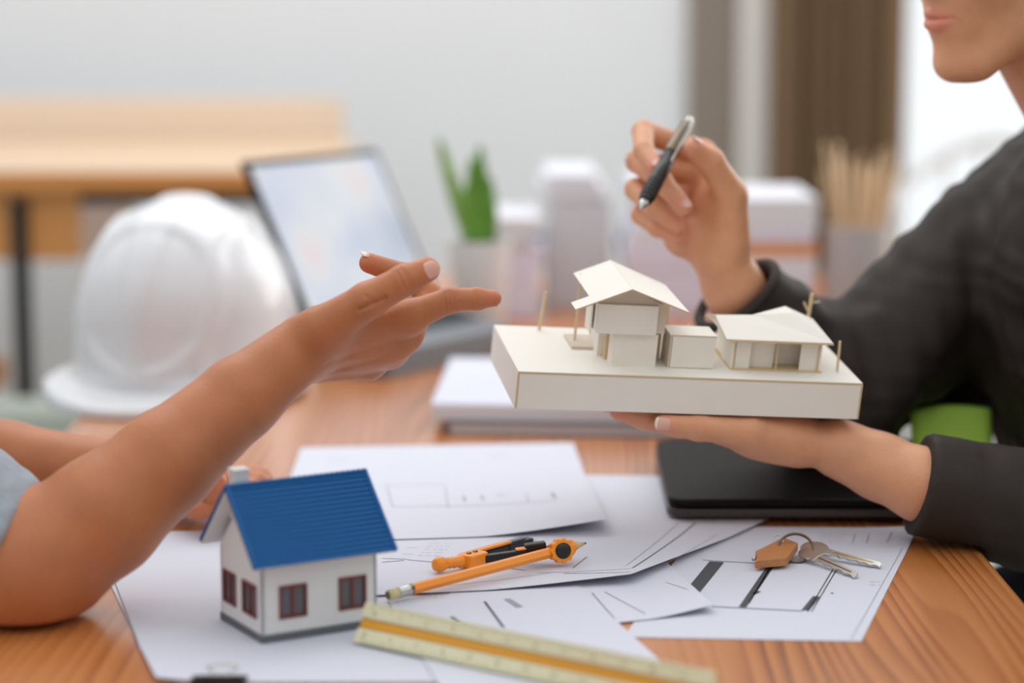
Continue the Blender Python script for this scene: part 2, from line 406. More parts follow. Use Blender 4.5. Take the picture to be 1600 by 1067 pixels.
# ================================================================== the setting
BY = 5.3
struct(mk('floor', box(-4, 4, -1.0, 7.5, -0.05, 0.0), 'floor_grey'))
struct(mk('wall_back', box(-4, 0.405, BY, BY + 0.15, 0, 2.9), 'wall_white'))
wl = struct(mk('wall_left', box(-4.15, -4, -1.1, BY + 0.15, 0, 2.9), 'wall_white'))
mat('wall_warm', srgb(212, 208, 202), 0.85, noise=0.02, nscale=3)
struct(mk('wall_front', box(-4.15, 4.15, -1.25, -1.1, 0, 2.9), 'wall_warm'))
struct(mk('wall_right', box(4.0, 4.15, -1.1, 7.4, 0, 2.9), 'wall_warm'))
struct(mk('baseboard_back', box(-4, 0.40, BY - 0.015, BY, 0, 0.09), 'frame_white', bevel=0.003))
# glazed front beside the back wall: mullions, panes
w1 = struct(mk('window_1', join(box(0.405, 3.2, BY, BY + 0.15, 2.6, 2.9), box(0.405, 3.2, BY, BY + 0.12, 0, 0.12)), 'frame_white'))
for x0, x1, m in ((0.405, 0.52, 'frame_grey'), (1.75, 1.82, 'frame_white'), (3.1, 3.2, 'frame_white')):
    mk('mullion', box(x0, x1, BY - 0.02, BY + 0.1, 0.12, 2.6), m, w1, bevel=0.004)
for x0, x1 in ((0.52, 1.75), (1.82, 3.1)):
    mk('pane', box(x0, x1, BY + 0.045, BY + 0.051, 0.12, 2.6), 'window_glass', w1)
# brown curtain gathered in folds in front of the glass
def curt(u, w):
    x = 0.585 + 0.305 * u
    y = BY - 0.10 + 0.022 * np.sin(u * 2 * np.pi * 5.5) + 0.012 * np.sin(u * 2 * np.pi * 9 + 1)
    return np.stack([x + 0.006 * np.sin(w * 5), y, 0.04 + 2.5 * w], 1)
ct = thing('curtain', 'brown fabric curtain hanging in folds beside the bright window', 'curtain', (0.74, BY - 0.1, 0.04))
v, f = gridmesh(curt, 70, 12)
o = mk('curtain_fabric', (v, f), 'curtain_brown', ct, smooth=True); s = o.modifiers.new('solid', 'SOLIDIFY'); s.thickness = 0.006
mk('curtain_rod', tube([(0.5, BY - 0.1, 2.56), (1.0, BY - 0.1, 2.56)], 0.012), 'metal_black', ct, smooth=True)
# opaque pale strip put in for the bright pane glimpsed between mullion and curtain
mk('pane_strip', box(0.522, 0.60, BY - 0.015, BY + 0.02, 0.12, 2.6), 'frame_white', w1)

# ------------------------------------------------------------------ work tables
def table(name, label, x0, x1, y0, y1, group=None):
    t = thing(name, label, 'table', ((x0 + x1) / 2, (y0 + y1) / 2, 0), group)
    mk('tabletop', box(x0, x1, y0, y1, TZ - 0.035, TZ), 'table_wood', t, bevel=0.004)
    mk('apron', join(box(x0 + 0.06, x1 - 0.06, y0 + 0.06, y0 + 0.08, TZ - 0.11, TZ - 0.035), box(x0 + 0.06, x1 - 0.06, y1 - 0.08, y1 - 0.06, TZ - 0.11, TZ - 0.035),
                     box(x0 + 0.06, x0 + 0.08, y0 + 0.08, y1 - 0.08, TZ - 0.11, TZ - 0.035), box(x1 - 0.08, x1 - 0.06, y0 + 0.08, y1 - 0.08, TZ - 0.11, TZ - 0.035)), 'table_wood', t)
    for x in (x0 + 0.05, x1 - 0.11):
        for y in (y0 + 0.05, y1 - 0.11): mk('leg', box(x, x + 0.06, y, y + 0.06, 0, TZ - 0.036), 'table_wood', t, bevel=0.004)
    return t
table('work_table', 'long pine table with strong orange grain under the drawings', -0.50, 0.412, 1.10, 3.30)
table('side_table', 'pine table standing behind, under paper piles and stick jar', -0.32, 1.0, 3.31, 3.95)

# ------------------------------------------------------------------ bench by the back wall
bz = 0.925
bn = thing('workbench', 'light wood bench with black metal legs against white wall', 'bench', (-1.1, 4.4, 0))
bt = mk('bench_top', box(-1.9, -0.33, 3.985, 4.85, bz - 0.035, bz), 'bench_sheen', bn, bevel=0.003)
mk('edge_band', box(-1.9, -0.33, 3.98, 3.9845, bz - 0.035, bz - 0.001), 'desk_wood', bt)
mk('backboard', box(-1.9, -0.36, 4.86, 4.89, bz - 0.03, bz + 0.085), 'board_pale', bn, bevel=0.003)
dr = mk('drawer', box(-1.75, -0.765, 4.01, 4.60, bz - 0.16, bz - 0.036), 'desk_wood', bn, bevel=0.003)
mk('drawer_handle', tube([(-1.3, 4.01, bz - 0.09), (-1.3, 3.985, bz - 0.09), (-1.18, 3.985, bz - 0.09), (-1.18, 4.01, bz - 0.09)], 0.005), 'metal_black', dr)
mk('frame_rail', box(-0.765, -0.36, 4.02, 4.05, bz - 0.062, bz - 0.036), 'metal_black', bn)
for x in (-1.83, -0.885, -0.37):
    for y in (3.995, 4.78): mk('leg', box(x, x + 0.03, y, y + 0.03, 0, bz - 0.036 if x < -1 or y > 4 or x > -.5 else bz - 0.05), 'metal_black', bn, bevel=0.002)
mk('stretcher', box(-1.80, -0.91, 4.03, 4.06, 0.535, 0.585), 'desk_wood', bn, bevel=0.003)

# grey-green upholstered armchair behind the left end of the table
ac = thing('armchair', 'grey green upholstered armchair between pine table and bench', 'chair', (-0.95, 3.6, 0))
mk('seat_cushion', box(-1.25, -0.70, 3.30, 3.85, 0.30, 0.42), 'chair_green', ac, bevel=0.03, segs=4)
mk('backrest', box(-1.33, -1.22, 3.30, 3.85, 0.30, 0.72), 'chair_green', ac, bevel=0.035, segs=4)
for y in (3.22, 3.85): mk('armrest', box(-1.30, -0.68, y, y + 0.09, 0.25, 0.535), 'chair_green', ac, bevel=0.03, segs=4)
for x in (-1.25, -0.75):
    for y in (3.32, 3.80): mk('leg', lathe([(0.012, 0), (0.02, 0.30)], (x, y, 0), n=12), 'metal_black', ac)

# white chair with a bowed back rail by the window
wc = thing('window_chair', 'white chair with arched back rail before bright window', 'chair', (1.02, 4.7, 0))
arc = [(0.80 + 0.44 * t, 4.72 + 0.06 * math.sin(t * math.pi), 0.83 + 0.10 * math.sin(t * math.pi)) for t in np.linspace(0, 1, 15)]
mk('back_rail', tube([(0.80, 4.7, 0.45)] + arc + [(1.24, 4.7, 0.45)], 0.013), 'chair_white', wc, smooth=True)
mk('seat', box(0.80, 1.24, 4.30, 4.72, 0.42, 0.46), 'chair_white', wc, bevel=0.012, segs=3)
for t in (0.25, 0.42, 0.58, 0.75): mk('back_spindle', tube([(0.80 + 0.44 * t, 4.70, 0.46), (0.80 + 0.44 * t, 4.72 + 0.06 * math.sin(t * math.pi), 0.83 + 0.10 * math.sin(t * math.pi))], 0.007), 'chair_white', wc, smooth=True)
for x in (0.83, 1.21):
    for y in (4.34, 4.68): mk('leg', tube([(x, y, 0.42), (x + (0.02 if x > 1 else -0.02), y, 0)], [0.016, 0.011]), 'chair_white', wc, smooth=True)

# ================================================================== things on the tables, far to near
# ---- white safety helmet
HX = V(-0.400, 2.765, TZ + 0.004)
hf = unit(V(-0.28, -1, 0)); hs = unit(np.cross(V(0, 0, 1), hf)); HR = np.stack([hf, hs, V(0, 0, 1)], 1)
def h_shell(P):
    q = (P - HX.astype(np.float32)) @ HR.astype(np.float32)
    Q = q.copy(); Q[:, 1] = np.abs(Q[:, 1])
    def dome(g):                                           # round crown over nearly upright sides
        z = np.clip(q[:, 2] - 0.085, 0, None); c = q.copy(); c[:, 2] = z; fl = 1 + 0.25 * np.clip(0.085 - q[:, 2], 0, .1)
        c[:, :2] /= fl[:, None]
        return ell(c, (0, 0, 0), (0.147 + g, 0.133 + g, 0.150 + g))
    d = dome(0)
    d = smin(d, smax(dome(.0035), np.abs(q[:, 1]) - 0.014 - 0.06 * np.clip(q[:, 2] - .05, 0, .2), 0.006), 0.006)
    shield = np.hypot(q[:, 1] / 0.088, (q[:, 2] - 0.125) / 0.090)
    front = q[:, 0] > 0
    d = np.where(front, smin(d, smax(dome(.0045), np.abs(shield - 1) * .088 - 0.006, 0.006), 0.008), d)
    d = smin(d, smax(dome(.004), np.abs(Q[:, 1] - .075) - .006, .006), .006)
    d = smin(d, smax(dome(.005), np.abs(q[:, 2] - 0.022) - 0.006, 0.006), 0.008)
    d = smax(d, -dome(-.009), 0.004)
    return smax(d, 0.010 - q[:, 2], 0.004)
def h_brim(P):
    q = (P - HX.astype(np.float32)) @ HR.astype(np.float32)
    disc = ell(q, (0.028, 0, 0.0), (0.180, 0.152, 0.20)); drop = 0.020 - 0.9 * np.clip(q[:, 0] - 0.12, 0, 1) * 0.18
    d = smax(disc, np.abs(q[:, 2] - drop) - 0.0045, 0.006)
    lip = smax(np.abs(disc) - 0.004, np.abs(q[:, 2] - drop + 0.008) - 0.010, 0.004)
    d = smin(d, lip, 0.004); return smax(d, -ell(q, (0, 0, 0.0), (0.140, 0.122, 0.4)), 0.003)
hm = thing('safety_helmet', 'white ribbed safety helmet on the table before the bench', 'helmet', HX)
lo, hi = HX - V(.24, .24, .004), HX + V(.24, .24, .28)
mk('shell', polygonize(h_shell, lo, hi, 0.004), 'helmet_white', hm, smooth=True)
mk('brim', polygonize(h_brim, lo, hi, 0.0035), 'helmet_white', hm, smooth=True)

# ---- grey laptop standing open, screen leaning back
lw = unit(V(245, 360, 0)); ln = unit(V(-360, 245, 0))            # along the hinge, and back
lbl = at(484, 505, 2.93); lp = thing('grey_laptop', 'open grey laptop with lit screen behind white helmet', 'laptop', (lbl[0] + 0.1, lbl[1] + 0.1, TZ))
lean = math.radians(28); lu = V(ln[0] * math.sin(lean), ln[1] * math.sin(lean), math.cos(lean)); lnrm = np.cross(lw, lu)
zb = lbl[2]
fs_ = frame(lbl, lw, lu, lnrm)
lid = mk('screen_lid', box(0, 0.285, 0, 0.232, -0.008, 0.0, fs_), 'laptop_black', lp, bevel=0.003)
mk('screen', box(0.009, 0.276, 0.014, 0.222, 0.0002, 0.0008, fs_), 'screen_image', lid)
fb = frame((lbl[0], lbl[1], 0), lw, -ln, V(0, 0, 1))
deck = [(0.0, zb - 0.004), (0.12, TZ + 0.035), (0.12, TZ + 0.018), (0.0, zb - 0.022)]
fp = frame((lbl[0], lbl[1], 0), -ln, V(0, 0, 1), lw)
dk = mk('keyboard_deck', prism(deck, 0, 0.285, fp), 'laptop_grey', lp, bevel=0.003)
sl = unit(V(0.12, TZ + 0.035 - zb + 0.004, 0)); dd = -ln * sl[0] + V(0, 0, 1) * sl[1]
fk = frame(lbl - V(0, 0, 0.004), lw, dd, np.cross(lw, dd))
kz = 1 if np.cross(lw, dd)[2] > 0 else -1
for r in range(3):
    for c in range(10):
        mk('key', box(0.018 + c * 0.0255, 0.040 + c * 0.0255, 0.02 + r * 0.022, 0.038 + r * 0.022, 0.0003 * kz, 0.0018 * kz, fk), 'key_black', dk)
mk('riser', prism([(0.0, TZ), (0.12, TZ), (0.12, TZ + 0.017), (0.0, zb - 0.023)], 0.01, 0.275, fp), 'laptop_grey', lp, bevel=0.002)

# ---- snake plant in a white pot
pc = V(0.0, 3.185, TZ); pc[0] = (750 - 800) / F * 3.22
pl = thing('potted_plant', 'small green snake plant in white pot beside laptop screen', 'plant', pc)
mk('pot', lathe([(0.030, 0), (0.033, 0.004), (0.044, 0.135), (0.045, 0.14), (0.041, 0.14), (0.040, 0.13), (0.002, 0.128)], pc, n=36), 'pot_white', pl, smooth=True, angle=40)
mk('soil', lathe([(0.001, 0.12), (0.0405, 0.129), (0.0405, 0.131), (0.001, 0.133)], pc, n=24), 'soil', pl, smooth=True)
def leaf(base, tip, width, bow, m):
    base = np.asarray(base); tip = np.asarray(tip); t = unit(tip - base); side = unit(np.cross(t, V(0, 1, 0.001))); nr = np.cross(side, t)
    def fn(u, w):
        s = (u - 0.5) * 2; wd = width * np.sin(np.pi * np.clip(0.12 + 0.88 * w, 0, 1)) ** 0.8
        return base + w[:, None] * (tip - base) + (s * wd)[:, None] * side + (0.25 * width * s * s + bow * np.sin(np.pi * w))[:, None] * nr
    o = mk('leaf', gridmesh(fn, 6, 14), m, pl, smooth=True); s = o.modifiers.new('solid', 'SOLIDIFY'); s.thickness = 0.003
ps = at(735, 375, pc[1] + 0.02)[2]
for (bx, tx, ty, hz, w_, m) in ((0.005, 0.000, -0.01, 0.145, 0.011, 'leaf'), (0.000, -0.012, 0.012, 0.125, 0.012, 'leaf'), (-0.012, -0.058, 0.01, 0.155, 0.010, 'leaf_pale'),
                               (-0.010, -0.045, -0.012, 0.120, 0.009, 'leaf_pale'), (0.012, 0.012, 0.012, 0.10, 0.012, 'leaf'), (-0.002, -0.018, -0.02, 0.09, 0.012, 'leaf'), (0.006, 0.016, -0.014, 0.075, 0.011, 'leaf')):
    leaf(pc + V(bx, ty * .6, 0.128), pc + V(tx, ty, 0.128 + hz), w_, 0.006, m)

# ---- piles of paper, folders on the table behind
def pile(label, cx, cy, w, d, layers, group='paper piles behind the white model'):
    t = thing('paper_pile', label, 'papers', (cx, cy, TZ), group)
    z = TZ
    for i, (h, m, dw, sh) in enumerate(layers):
        mk({'shade_lavender': 'paper_bundle', 'paper_soft': 'paper_bundle', 'folder_grey': 'folder', 'card_orange': 'card_folder'}[m],
           box(cx - w / 2 + sh - dw, cx + w / 2 + sh + dw, cy - d / 2 + 0.3 * sh, cy + d / 2, z, z + h), m, t, bevel=0.002); z += h
pile('low pile of papers tinted with shade behind the potted plant', -0.005, 3.50, 0.085, 0.22, [(0.077, 'shade_lavender', 0, 0.0), (0.03, 'shade_lavender', 0.006, 0.006), (0.024, 'folder_grey', 0.0, -0.004), (0.02, 'paper_soft', 0, 0.004)])
pile('tall grey and white paper pile behind the model roof', 0.103, 3.62, 0.100, 0.24, [(0.11, 'folder_grey', 0, 0), (0.06, 'folder_grey', -0.002, 0.002), (0.02, 'paper_soft', 0.0, -0.01), (0.018, 'paper_soft', -0.01, -0.012)])
pile('wide shade tinted paper pile with white sheets behind the pen hand', 0.255, 3.56, 0.155, 0.26, [(0.068, 'shade_lavender', 0, 0), (0.035, 'shade_lavender', 0.004, -0.004), (0.025, 'paper_soft', 0.0, 0), (0.04, 'shade_lavender', -0.01, 0.006), (0.032, 'paper_soft', -0.03, -0.024)])
pile('pile of white papers over an orange folder next to stick jar', 0.402, 3.52, 0.105, 0.24, [(0.06, 'shade_lavender', 0, 0), (0.03, 'paper_soft', 0, 0.004), (0.022, 'card_orange', 0, 0.006), (0.018, 'shade_lavender', 0.0, 0), (0.05, 'paper_soft', 0.004, 0)])

# ---- jar of pale wooden sticks
jc = V(0.520, 3.42, TZ)
jr = thing('stick_jar', 'grey cylindrical jar holding pale wooden sticks', 'jar', jc)
mk('jar_body', lathe([(0.044, 0), (0.047, 0.004), (0.047, 0.13), (0.049, 0.135), (0.045, 0.135), (0.044, 0.01), (0.001, 0.01)], jc, n=36), 'cup_grey', jr, smooth=True, angle=40)
for i in range(30):
    a = i * 2.39996; r0 = 0.0255 * math.sqrt((i + .5) / 30); r1 = r0 * 2.6
    b = jc + V(.5 * r0 * math.cos(a), .5 * r0 * math.sin(a), 0.0105); h = random.uniform(0.215, 0.265)
    tp = jc + V(r1 * math.cos(a), r1 * math.sin(a), h)
    tag(mk('wooden_stick', tube([b, tp], 0.0019, n=8), 'pale_wood', smooth=True, angle=40), 'pale wooden stick standing in the grey jar', 'stick', 'wooden sticks in the jar')

# ---- white pad over a dark notebook
nf = frame((-0.078, 2.475, TZ), unit(V(1, -0.08, 0)), unit(V(0.04, 1, 0)), V(0, 0, 1))
nb = thing('notebook', 'closed dark notebook lying under a thick white pad', 'notebook', (0.1, 2.65, TZ))
mk('cover', join(box(0.005, 0.30, 0.0, 0.30, 0, 0.002, nf), box(0.005, 0.30, 0.0, 0.30, 0.012, 0.014, nf), box(0.005, 0.008, 0, 0.30, 0.002, 0.012, nf)), 'laptop_grey', nb, bevel=0.001)
mk('page_block', box(0.009, 0.296, 0.003, 0.297, 0.0021, 0.0119, nf), 'paper_soft', nb)
pd = thing('white_pad', 'thick white paper pad on the dark notebook', 'paper pad', (0.1, 2.65, TZ + 0.014))
mk('page_block', box(-0.012, 0.29, 0.008, 0.33, 0.0142, 0.032, nf), 'paper_soft', pd, bevel=0.0015)
mk('cover_sheet', box(-0.012, 0.288, 0.010, 0.33, 0.0322, 0.0332, nf), 'paper', pd)
tag(mk('loose_sheets', box(-0.06, 0.10, 0, 0.26, 0, 0.006, frame((0.13, 2.86, TZ), (1, 0, 0), (0, 1, 0), (0, 0, 1))), 'paper_soft'), 'thin sheaf of white sheets beyond the white pad', 'papers')

# ---- black laptop lying closed, overhanging the table's right edge
bx0 = V(0.143, 2.045, TZ); bf = frame(bx0, unit(V(1, 0.0, 0)), unit(V(0.02, 1, 0)), V(0, 0, 1))
def rrect(w, d, r, n=6):
    out = []
    for cx, cy, a0 in ((w - r, r, -90), (w - r, d - r, 0), (r, d - r, 90), (r, r, 180)):
        out += [(cx + r * math.cos(math.radians(a0 + 90 * i / n)), cy + r * math.sin(math.radians(a0 + 90 * i / n))) for i in range(n + 1)]
    return out
bl = thing('black_laptop', 'closed black laptop lying near the table edge by the man', 'laptop', bx0 + V(0.17, 0.14, 0))
mk('base', prism(rrect(0.345, 0.29, 0.018), 0.0056, 0.014, bf), 'laptop_rim', bl, bevel=0.002)
mk('lid', prism([(x * 0.995 + 0.001, y * 0.995 + 0.001) for x, y in rrect(0.345, 0.29, 0.018)], 0.0145, 0.023, bf), 'laptop_black', bl, bevel=0.003)
for x, y in ((0.03, 0.03), (0.33, 0.03), (0.03, 0.26), (0.33, 0.26)): mk('rubber_foot', lathe([(0.006, 0), (0.006, 0.0056)], bx0 + V(x if x < .2 else 0.22, y, 0), n=12), 'black_plastic', bl)
# green sticky note on its lid, far edge curling up
def stick(u, w):
    x = 0.397 + 0.080 * u - 0.02 * (1 - w) * 0; y = 2.200 + 0.046 * w - 0.014 * w * w
    return np.stack([x, y, TZ + 0.0240 + 0.050 * w ** 1.4 + 0.004 * np.sin(u * 3)], 1)
o = mk('sticky_note', gridmesh(stick, 8, 10, 0.0004), 'sticky_green', smooth=True); tag(o, 'bright green sticky note curling up on black laptop lid', 'sticky note')

# ------------------------------------------------------------------ sheets of drawings
def quad_inv(Q, p):
    u = w = 0.5
    for _ in range(12):
        P = (1 - u) * (1 - w) * Q[0] + u * (1 - w) * Q[1] + u * w * Q[2] + (1 - u) * w * Q[3]
        du = (1 - w) * (Q[1] - Q[0]) + w * (Q[2] - Q[3]); dw = (1 - u) * (Q[3] - Q[0]) + u * (Q[2] - Q[1])
        s = np.linalg.solve(np.stack([du, dw], 1), p - P); u += s[0]; w += s[1]
    return u, w
def paper(label, corners, z0, height=None, lines=(), bars=(), name='drawing_sheet'):
    Q = [np.array(c, float) for c in corners]; height = height or (lambda u, w: 0 * u)
    def fn(u, w, lift=0.0):
        a = ((1 - u) * (1 - w))[:, None]; b = (u * (1 - w))[:, None]; c = (u * w)[:, None]; d = ((1 - u) * w)[:, None]
        xy = a * Q[0] + b * Q[1] + c * Q[2] + d * Q[3]
        return np.column_stack([xy, TZ + z0 + lift + height(u, w)])
    t = thing(name, label, 'paper', (*np.mean(Q, 0), TZ + z0))
    mk('sheet', gridmesh(fn, 30, 30, 0.00025), 'paper', t, smooth=True, angle=50)
    dark, pale = [], []
    for L in list(lines) + list(bars):
        x0, y0, x1, y1, wd = L[:5]; tone = L[5] if len(L) > 5 else 0
        p0, p1 = on(x0, y0)[:2], on(x1, y1)[:2]
        n = unit(V(p1[1] - p0[1], p0[0] - p1[0])) * wd / 2
        m = 10; vs = []
        for k in range(m + 1):
            c = p0 + (p1 - p0) * k / m
            for s in (-1, 1):
                u, w = quad_inv(Q, c + s * n); vs.append(fn(np.array([u]), np.array([w]), 0.00025)[0])
        fs = [(2 * k, 2 * k + 1, 2 * k + 3, 2 * k + 2) for k in range(m)]
        (pale if tone else dark).append((np.array(vs), fs))
    if dark: mk('printed_lines', join(*dark), 'ink', t)['kind'] = 'stuff'
    if pale: mk('faint_printed_lines', join(*pale), 'ink_pale', t)['kind'] = 'stuff'
    return t
def scribble(x0, y0, x1, y1, rows, rnd, sk=0.0, tone=1, wd=0.0007):
    out = []
    for r in range(rows):
        y = y0 + (y1 - y0) * (r + .5) / rows; x = x0 + sk * (y1 - y) + rnd.uniform(0, 4)
        while x < x1 + sk * (y1 - y):
            l = rnd.uniform(4, 12); out.append((x, y, min(x + l, x1 + sk * (y1 - y)), y, wd, tone)); x += l + rnd.uniform(2, 5)
    return out
rn = random.Random(3)
paper('floor plan sheet with thick black wall lines under the keys', [(0.085, 1.672), (0.263, 1.660), (0.371, 2.028), (0.17, 2.035)], 0.0006,
      lambda u, w: 0.0025 * np.clip(u - 0.75, 0, 1) * np.clip(w - 0.7, 0, 1) * 8,
      lines=[(1098, 876, 1120, 878, .001), (1120, 878, 1180, 881, .0012), (1112, 949, 1255, 956, .0018), (1303, 888, 1262, 957, .0010), (1309, 888, 1268, 957, .0010), (1410, 858, 1330, 1000, .0006, 1), (1170, 944, 1206, 884, .0012)]
            + scribble(1276, 833, 1318, 850, 4, rn, 0.3) + [(1336, 836, 1332, 850, .001, 1), (1358, 836, 1354, 850, .001, 1), (1393, 834, 1385, 850, .001, 1)] + scribble(1385, 835, 1415, 846, 3, rn, .3) + scribble(1355, 908, 1375, 918, 2, rn),
      bars=[(1120, 879, 1081, 927, .0125), (1208, 880, 1160, 950, .006), (1276, 933, 1258, 955, .006), (1186, 925, 1178, 929, .004), (1298, 928, 1302, 928, .003)])
paper('blank bordered sheet under the blue roofed house, clipped at its edge', [(-0.252, 1.556), (0.03, 1.556), (-0.02, 2.02), (-0.386, 2.012)], 0.0010,
      lambda u, w: 0.004 * np.clip(0.12 - u, 0, 1) * np.clip(0.25 - w, 0, 1) * 30,
      lines=[(176, 903, 215, 1006, .0007), (215, 1006, 222, 1024, .0007, 1)])
paper('white sheet with turned up corner over the floor plan', [(-0.03, 1.665), (0.158, 1.738), (0.12, 1.98), (-0.07, 1.91)], 0.0016,
      lambda u, w: 0.008 * np.clip(u - 0.72, 0, 1) ** 1.5 * np.clip(0.6 - w, 0, 1) * 9,
      lines=[(945, 928, 1008, 962, .0012, 1), (1040, 915, 1075, 930, .0006, 1)])
paper('white sheet sticking out beyond the scale ruler', [(-0.045, 1.515), (0.118, 1.565), (0.054, 1.818), (-0.10, 1.775)], 0.0022, None,
      lines=[(757, 944, 787, 985, .0022), (705, 968, 718, 975, .003), (925, 930, 960, 970, .0009, 1), (792, 940, 812, 953, .006, 1)])
paper('large drawing sheet under the compass, its edge lifting off', [(-0.165, 1.775), (0.098, 1.822), (0.252, 2.080), (-0.04, 2.19)], 0.0030,
      lambda u, w: 0.011 * np.clip(u - 0.55, 0, 1) ** 1.2 * np.clip(0.62 - w, 0, 1) * 3.0,
      lines=[(597, 878, 636, 879, .001), (597, 884, 632, 881, .001), (636, 880, 690, 885, .001), (799, 894, 822, 897, .0009), (988, 903, 1087, 822, .0012), (978, 897, 1060, 822, .0006, 1), (895, 896, 917, 877, .0008), (840, 902, 985, 904, .0009, 1), (880, 905, 985, 912, .0010),
             (1040, 898, 1120, 840, .0005, 1), (660, 925, 860, 903, .0006, 1)] + scribble(650, 852, 690, 876, 5, rn, .8, 0, .0005) + scribble(622, 856, 640, 876, 2, rn, .8) + scribble(655, 930, 695, 940, 3, rn))
paper('white sheet reaching under the black laptop corner', [(-0.09, 1.94), (0.160, 1.94), (0.158, 2.246), (-0.08, 2.256)], 0.0024, None)
paper('faint elevation drawing sheet farthest from the compass, corner curling up', [(-0.215, 1.955), (0.085, 1.995), (0.066, 2.409), (-0.225, 2.381)], 0.0042,
      lambda u, w: 0.016 * np.clip(u - 0.62, 0, 1) ** 1.3 * np.clip(0.55 - w, 0, 1) * 5,
      lines=[(600, 765, 700, 764, .0008, 1), (612, 799, 868, 795, .0009, 1), (696, 768, 700, 800, .0008, 1), (604, 765, 614, 799, .0008, 1), (724, 782, 727, 790, .002, 1), (752, 781, 755, 788, .002, 1), (776, 780, 790, 781, .0012, 1), (822, 780, 826, 794, .0008, 1), (862, 780, 868, 790, .003, 1)]
            + scribble(508, 720, 545, 730, 2, rn) + scribble(760, 715, 800, 725, 2, rn))

# ------------------------------------------------------------------ little white house with a blue roof
HA = on(410, 1008); HA[2] = TZ + 0.0014; ha = math.radians(30)
hl = V(math.cos(ha), math.sin(ha), 0); hs2 = V(-math.sin(ha), math.cos(ha), 0); hz = V(0, 0, 1)
HFR = frame(HA, hl, hs2, hz); LN, SN = 0.096, 0.078
th = thing('toy_house', 'small white toy house with blue roof and red windows', 'model house', HA + hl * LN / 2 + hs2 * SN / 2)
EZ, RZ = 0.060, 0.1125
mk('plinth', box(-0.0008, LN + 0.0008, -0.0008, SN + 0.0008, 0, 0.0058, HFR), 'toy_grey', th)
def wallpoly(w, h, holes_x, z0, z1):                       # strips around window openings
    xs = [0] + [x for p in holes_x for x in p] + [w]; out = [(0, w, 0.0058, z0), (0, w, z1, h)]
    for i in range(0, len(xs), 2): out.append((xs[i], xs[i + 1], z0, z1))
    return out
WT = 0.0025; wz0, wz1 = 0.0165, 0.0420
lw_win = [(0.0140, 0.0370), (0.0635, 0.0868)]; gw_win = [(0.009, 0.0350), (0.0480, 0.0720)]
gab = lambda l0, l1: prism([(0, EZ), (SN, EZ), (SN / 2, EZ + SN / 2 * 1.0)], l0, l1, frame(HA, hs2, hz, hl))
parts = []
for x0, x1, z0, z1 in wallpoly(LN, EZ, lw_win, wz0, wz1): parts += [box(x0, x1, 0, WT, z0, z1, HFR), box(x0, x1, SN - WT, SN, z0, z1, HFR)]
for x0, x1, z0, z1 in wallpoly(SN, EZ, gw_win, wz0, wz1): parts += [box(0, WT, x0, x1, z0, z1, HFR), box(LN - WT, LN, x0, x1, z0, z1, HFR)]
parts += [gab(0, WT), gab(LN - WT, LN)]
mk('walls', join(*parts), 'toy_white', th)
def toy_window(fr, x0, x1):
    fw = 0.0018
    w = mk('window', join(box(x0, x0 + fw, -0.0012, 0.002, wz0, wz1, fr), box(x1 - fw, x1, -0.0012, 0.002, wz0, wz1, fr), box(x0, x1, -0.0012, 0.002, wz0, wz0 + fw, fr), box(x0, x1, -0.0012, 0.002, wz1 - fw, wz1, fr),
                          box((x0 + x1) / 2 - 0.0010, (x0 + x1) / 2 + 0.0010, -0.0006, 0.0018, wz0, wz1, fr)), 'frame_red', th)
    mk('pane', box(x0 + fw, x1 - fw, 0.0008, 0.0012, wz0 + fw, wz1 - fw, fr), 'toy_glass', w)
fback = frame(HA + hl * LN + hs2 * SN, -hl, -hs2, hz); fgl = frame(HA + hs2 * SN, -hs2, hl, hz); fgr = frame(HA + hl * LN, hs2, -hl, hz)
for x0, x1 in lw_win: toy_window(HFR, x0, x1); toy_window(fback, LN - x1, LN - x0)
for x0, x1 in gw_win: toy_window(fgl, SN - x1, SN - x0); toy_window(fgr, x0, x1)
# roof: two slopes with ribbed courses, pale underside
OV, OE = 0.0115, 0.0125
for sgn in (1, -1):
    o_ = HA + hl * (-OV) + hs2 * (SN / 2) + hz * RZ
    dn = unit(hs2 * (-sgn) * 1.0 - hz * 1.0); up = unit(np.cross(hl, dn)) * 1.0
    if up[2] < 0: up = -up
    ln_ = (SN / 2 + OE) * math.sqrt(2)
    fr = frame(o_, hl, dn, up)
    sd = mk('roof_slope', box(0, LN + 2 * OV, 0.0, ln_, -0.0008, 0.0006, fr), 'roof_blue', th)
    n = 17
    for i in range(n):
        y0 = ln_ * i / n; mk('roof_course', join(prism([(y0, 0.0006), (y0 + ln_ / n, 0.0007), (y0 + ln_ / n, 0.0019)], 0.0003, LN + 2 * OV - 0.0003, frame(o_, dn, up, hl))), 'roof_blue', sd)
    for e in (0, LN + 2 * OV - 0.003): mk('verge_board', box(e, e + 0.003, 0, ln_, -0.0012, 0.0022, fr), 'roof_blue', sd)
    mk('soffit', box(0.0005, LN + 2 * OV - 0.0005, 0.001, ln_ - 0.0005, -0.0026, -0.0012, fr), 'toy_white', th)
rd = mk('ridge_cap', tube([HA + hl * (-OV) + hs2 * SN / 2 + hz * (RZ + 0.0008), HA + hl * (LN + OV) + hs2 * SN / 2 + hz * (RZ + 0.0008)], 0.0018, n=10), 'roof_blue', th)
for i in range(26):
    c = HA + hl * (-OV + (LN + 2 * OV) * (i + 0.5) / 26) + hs2 * SN / 2 + hz * (RZ + 0.0006)
    mk('ridge_tile', tube([c - hl * 0.0013, c + hl * 0.0013], 0.0026, n=8), 'roof_blue', rd)
mk('chimney', join(box(0.001, 0.0125, 0.049, 0.060, 0.085, 0.1215, HFR), box(0.0002, 0.0133, 0.0482, 0.0608, 0.1215, 0.1235, HFR)), 'toy_white', th)

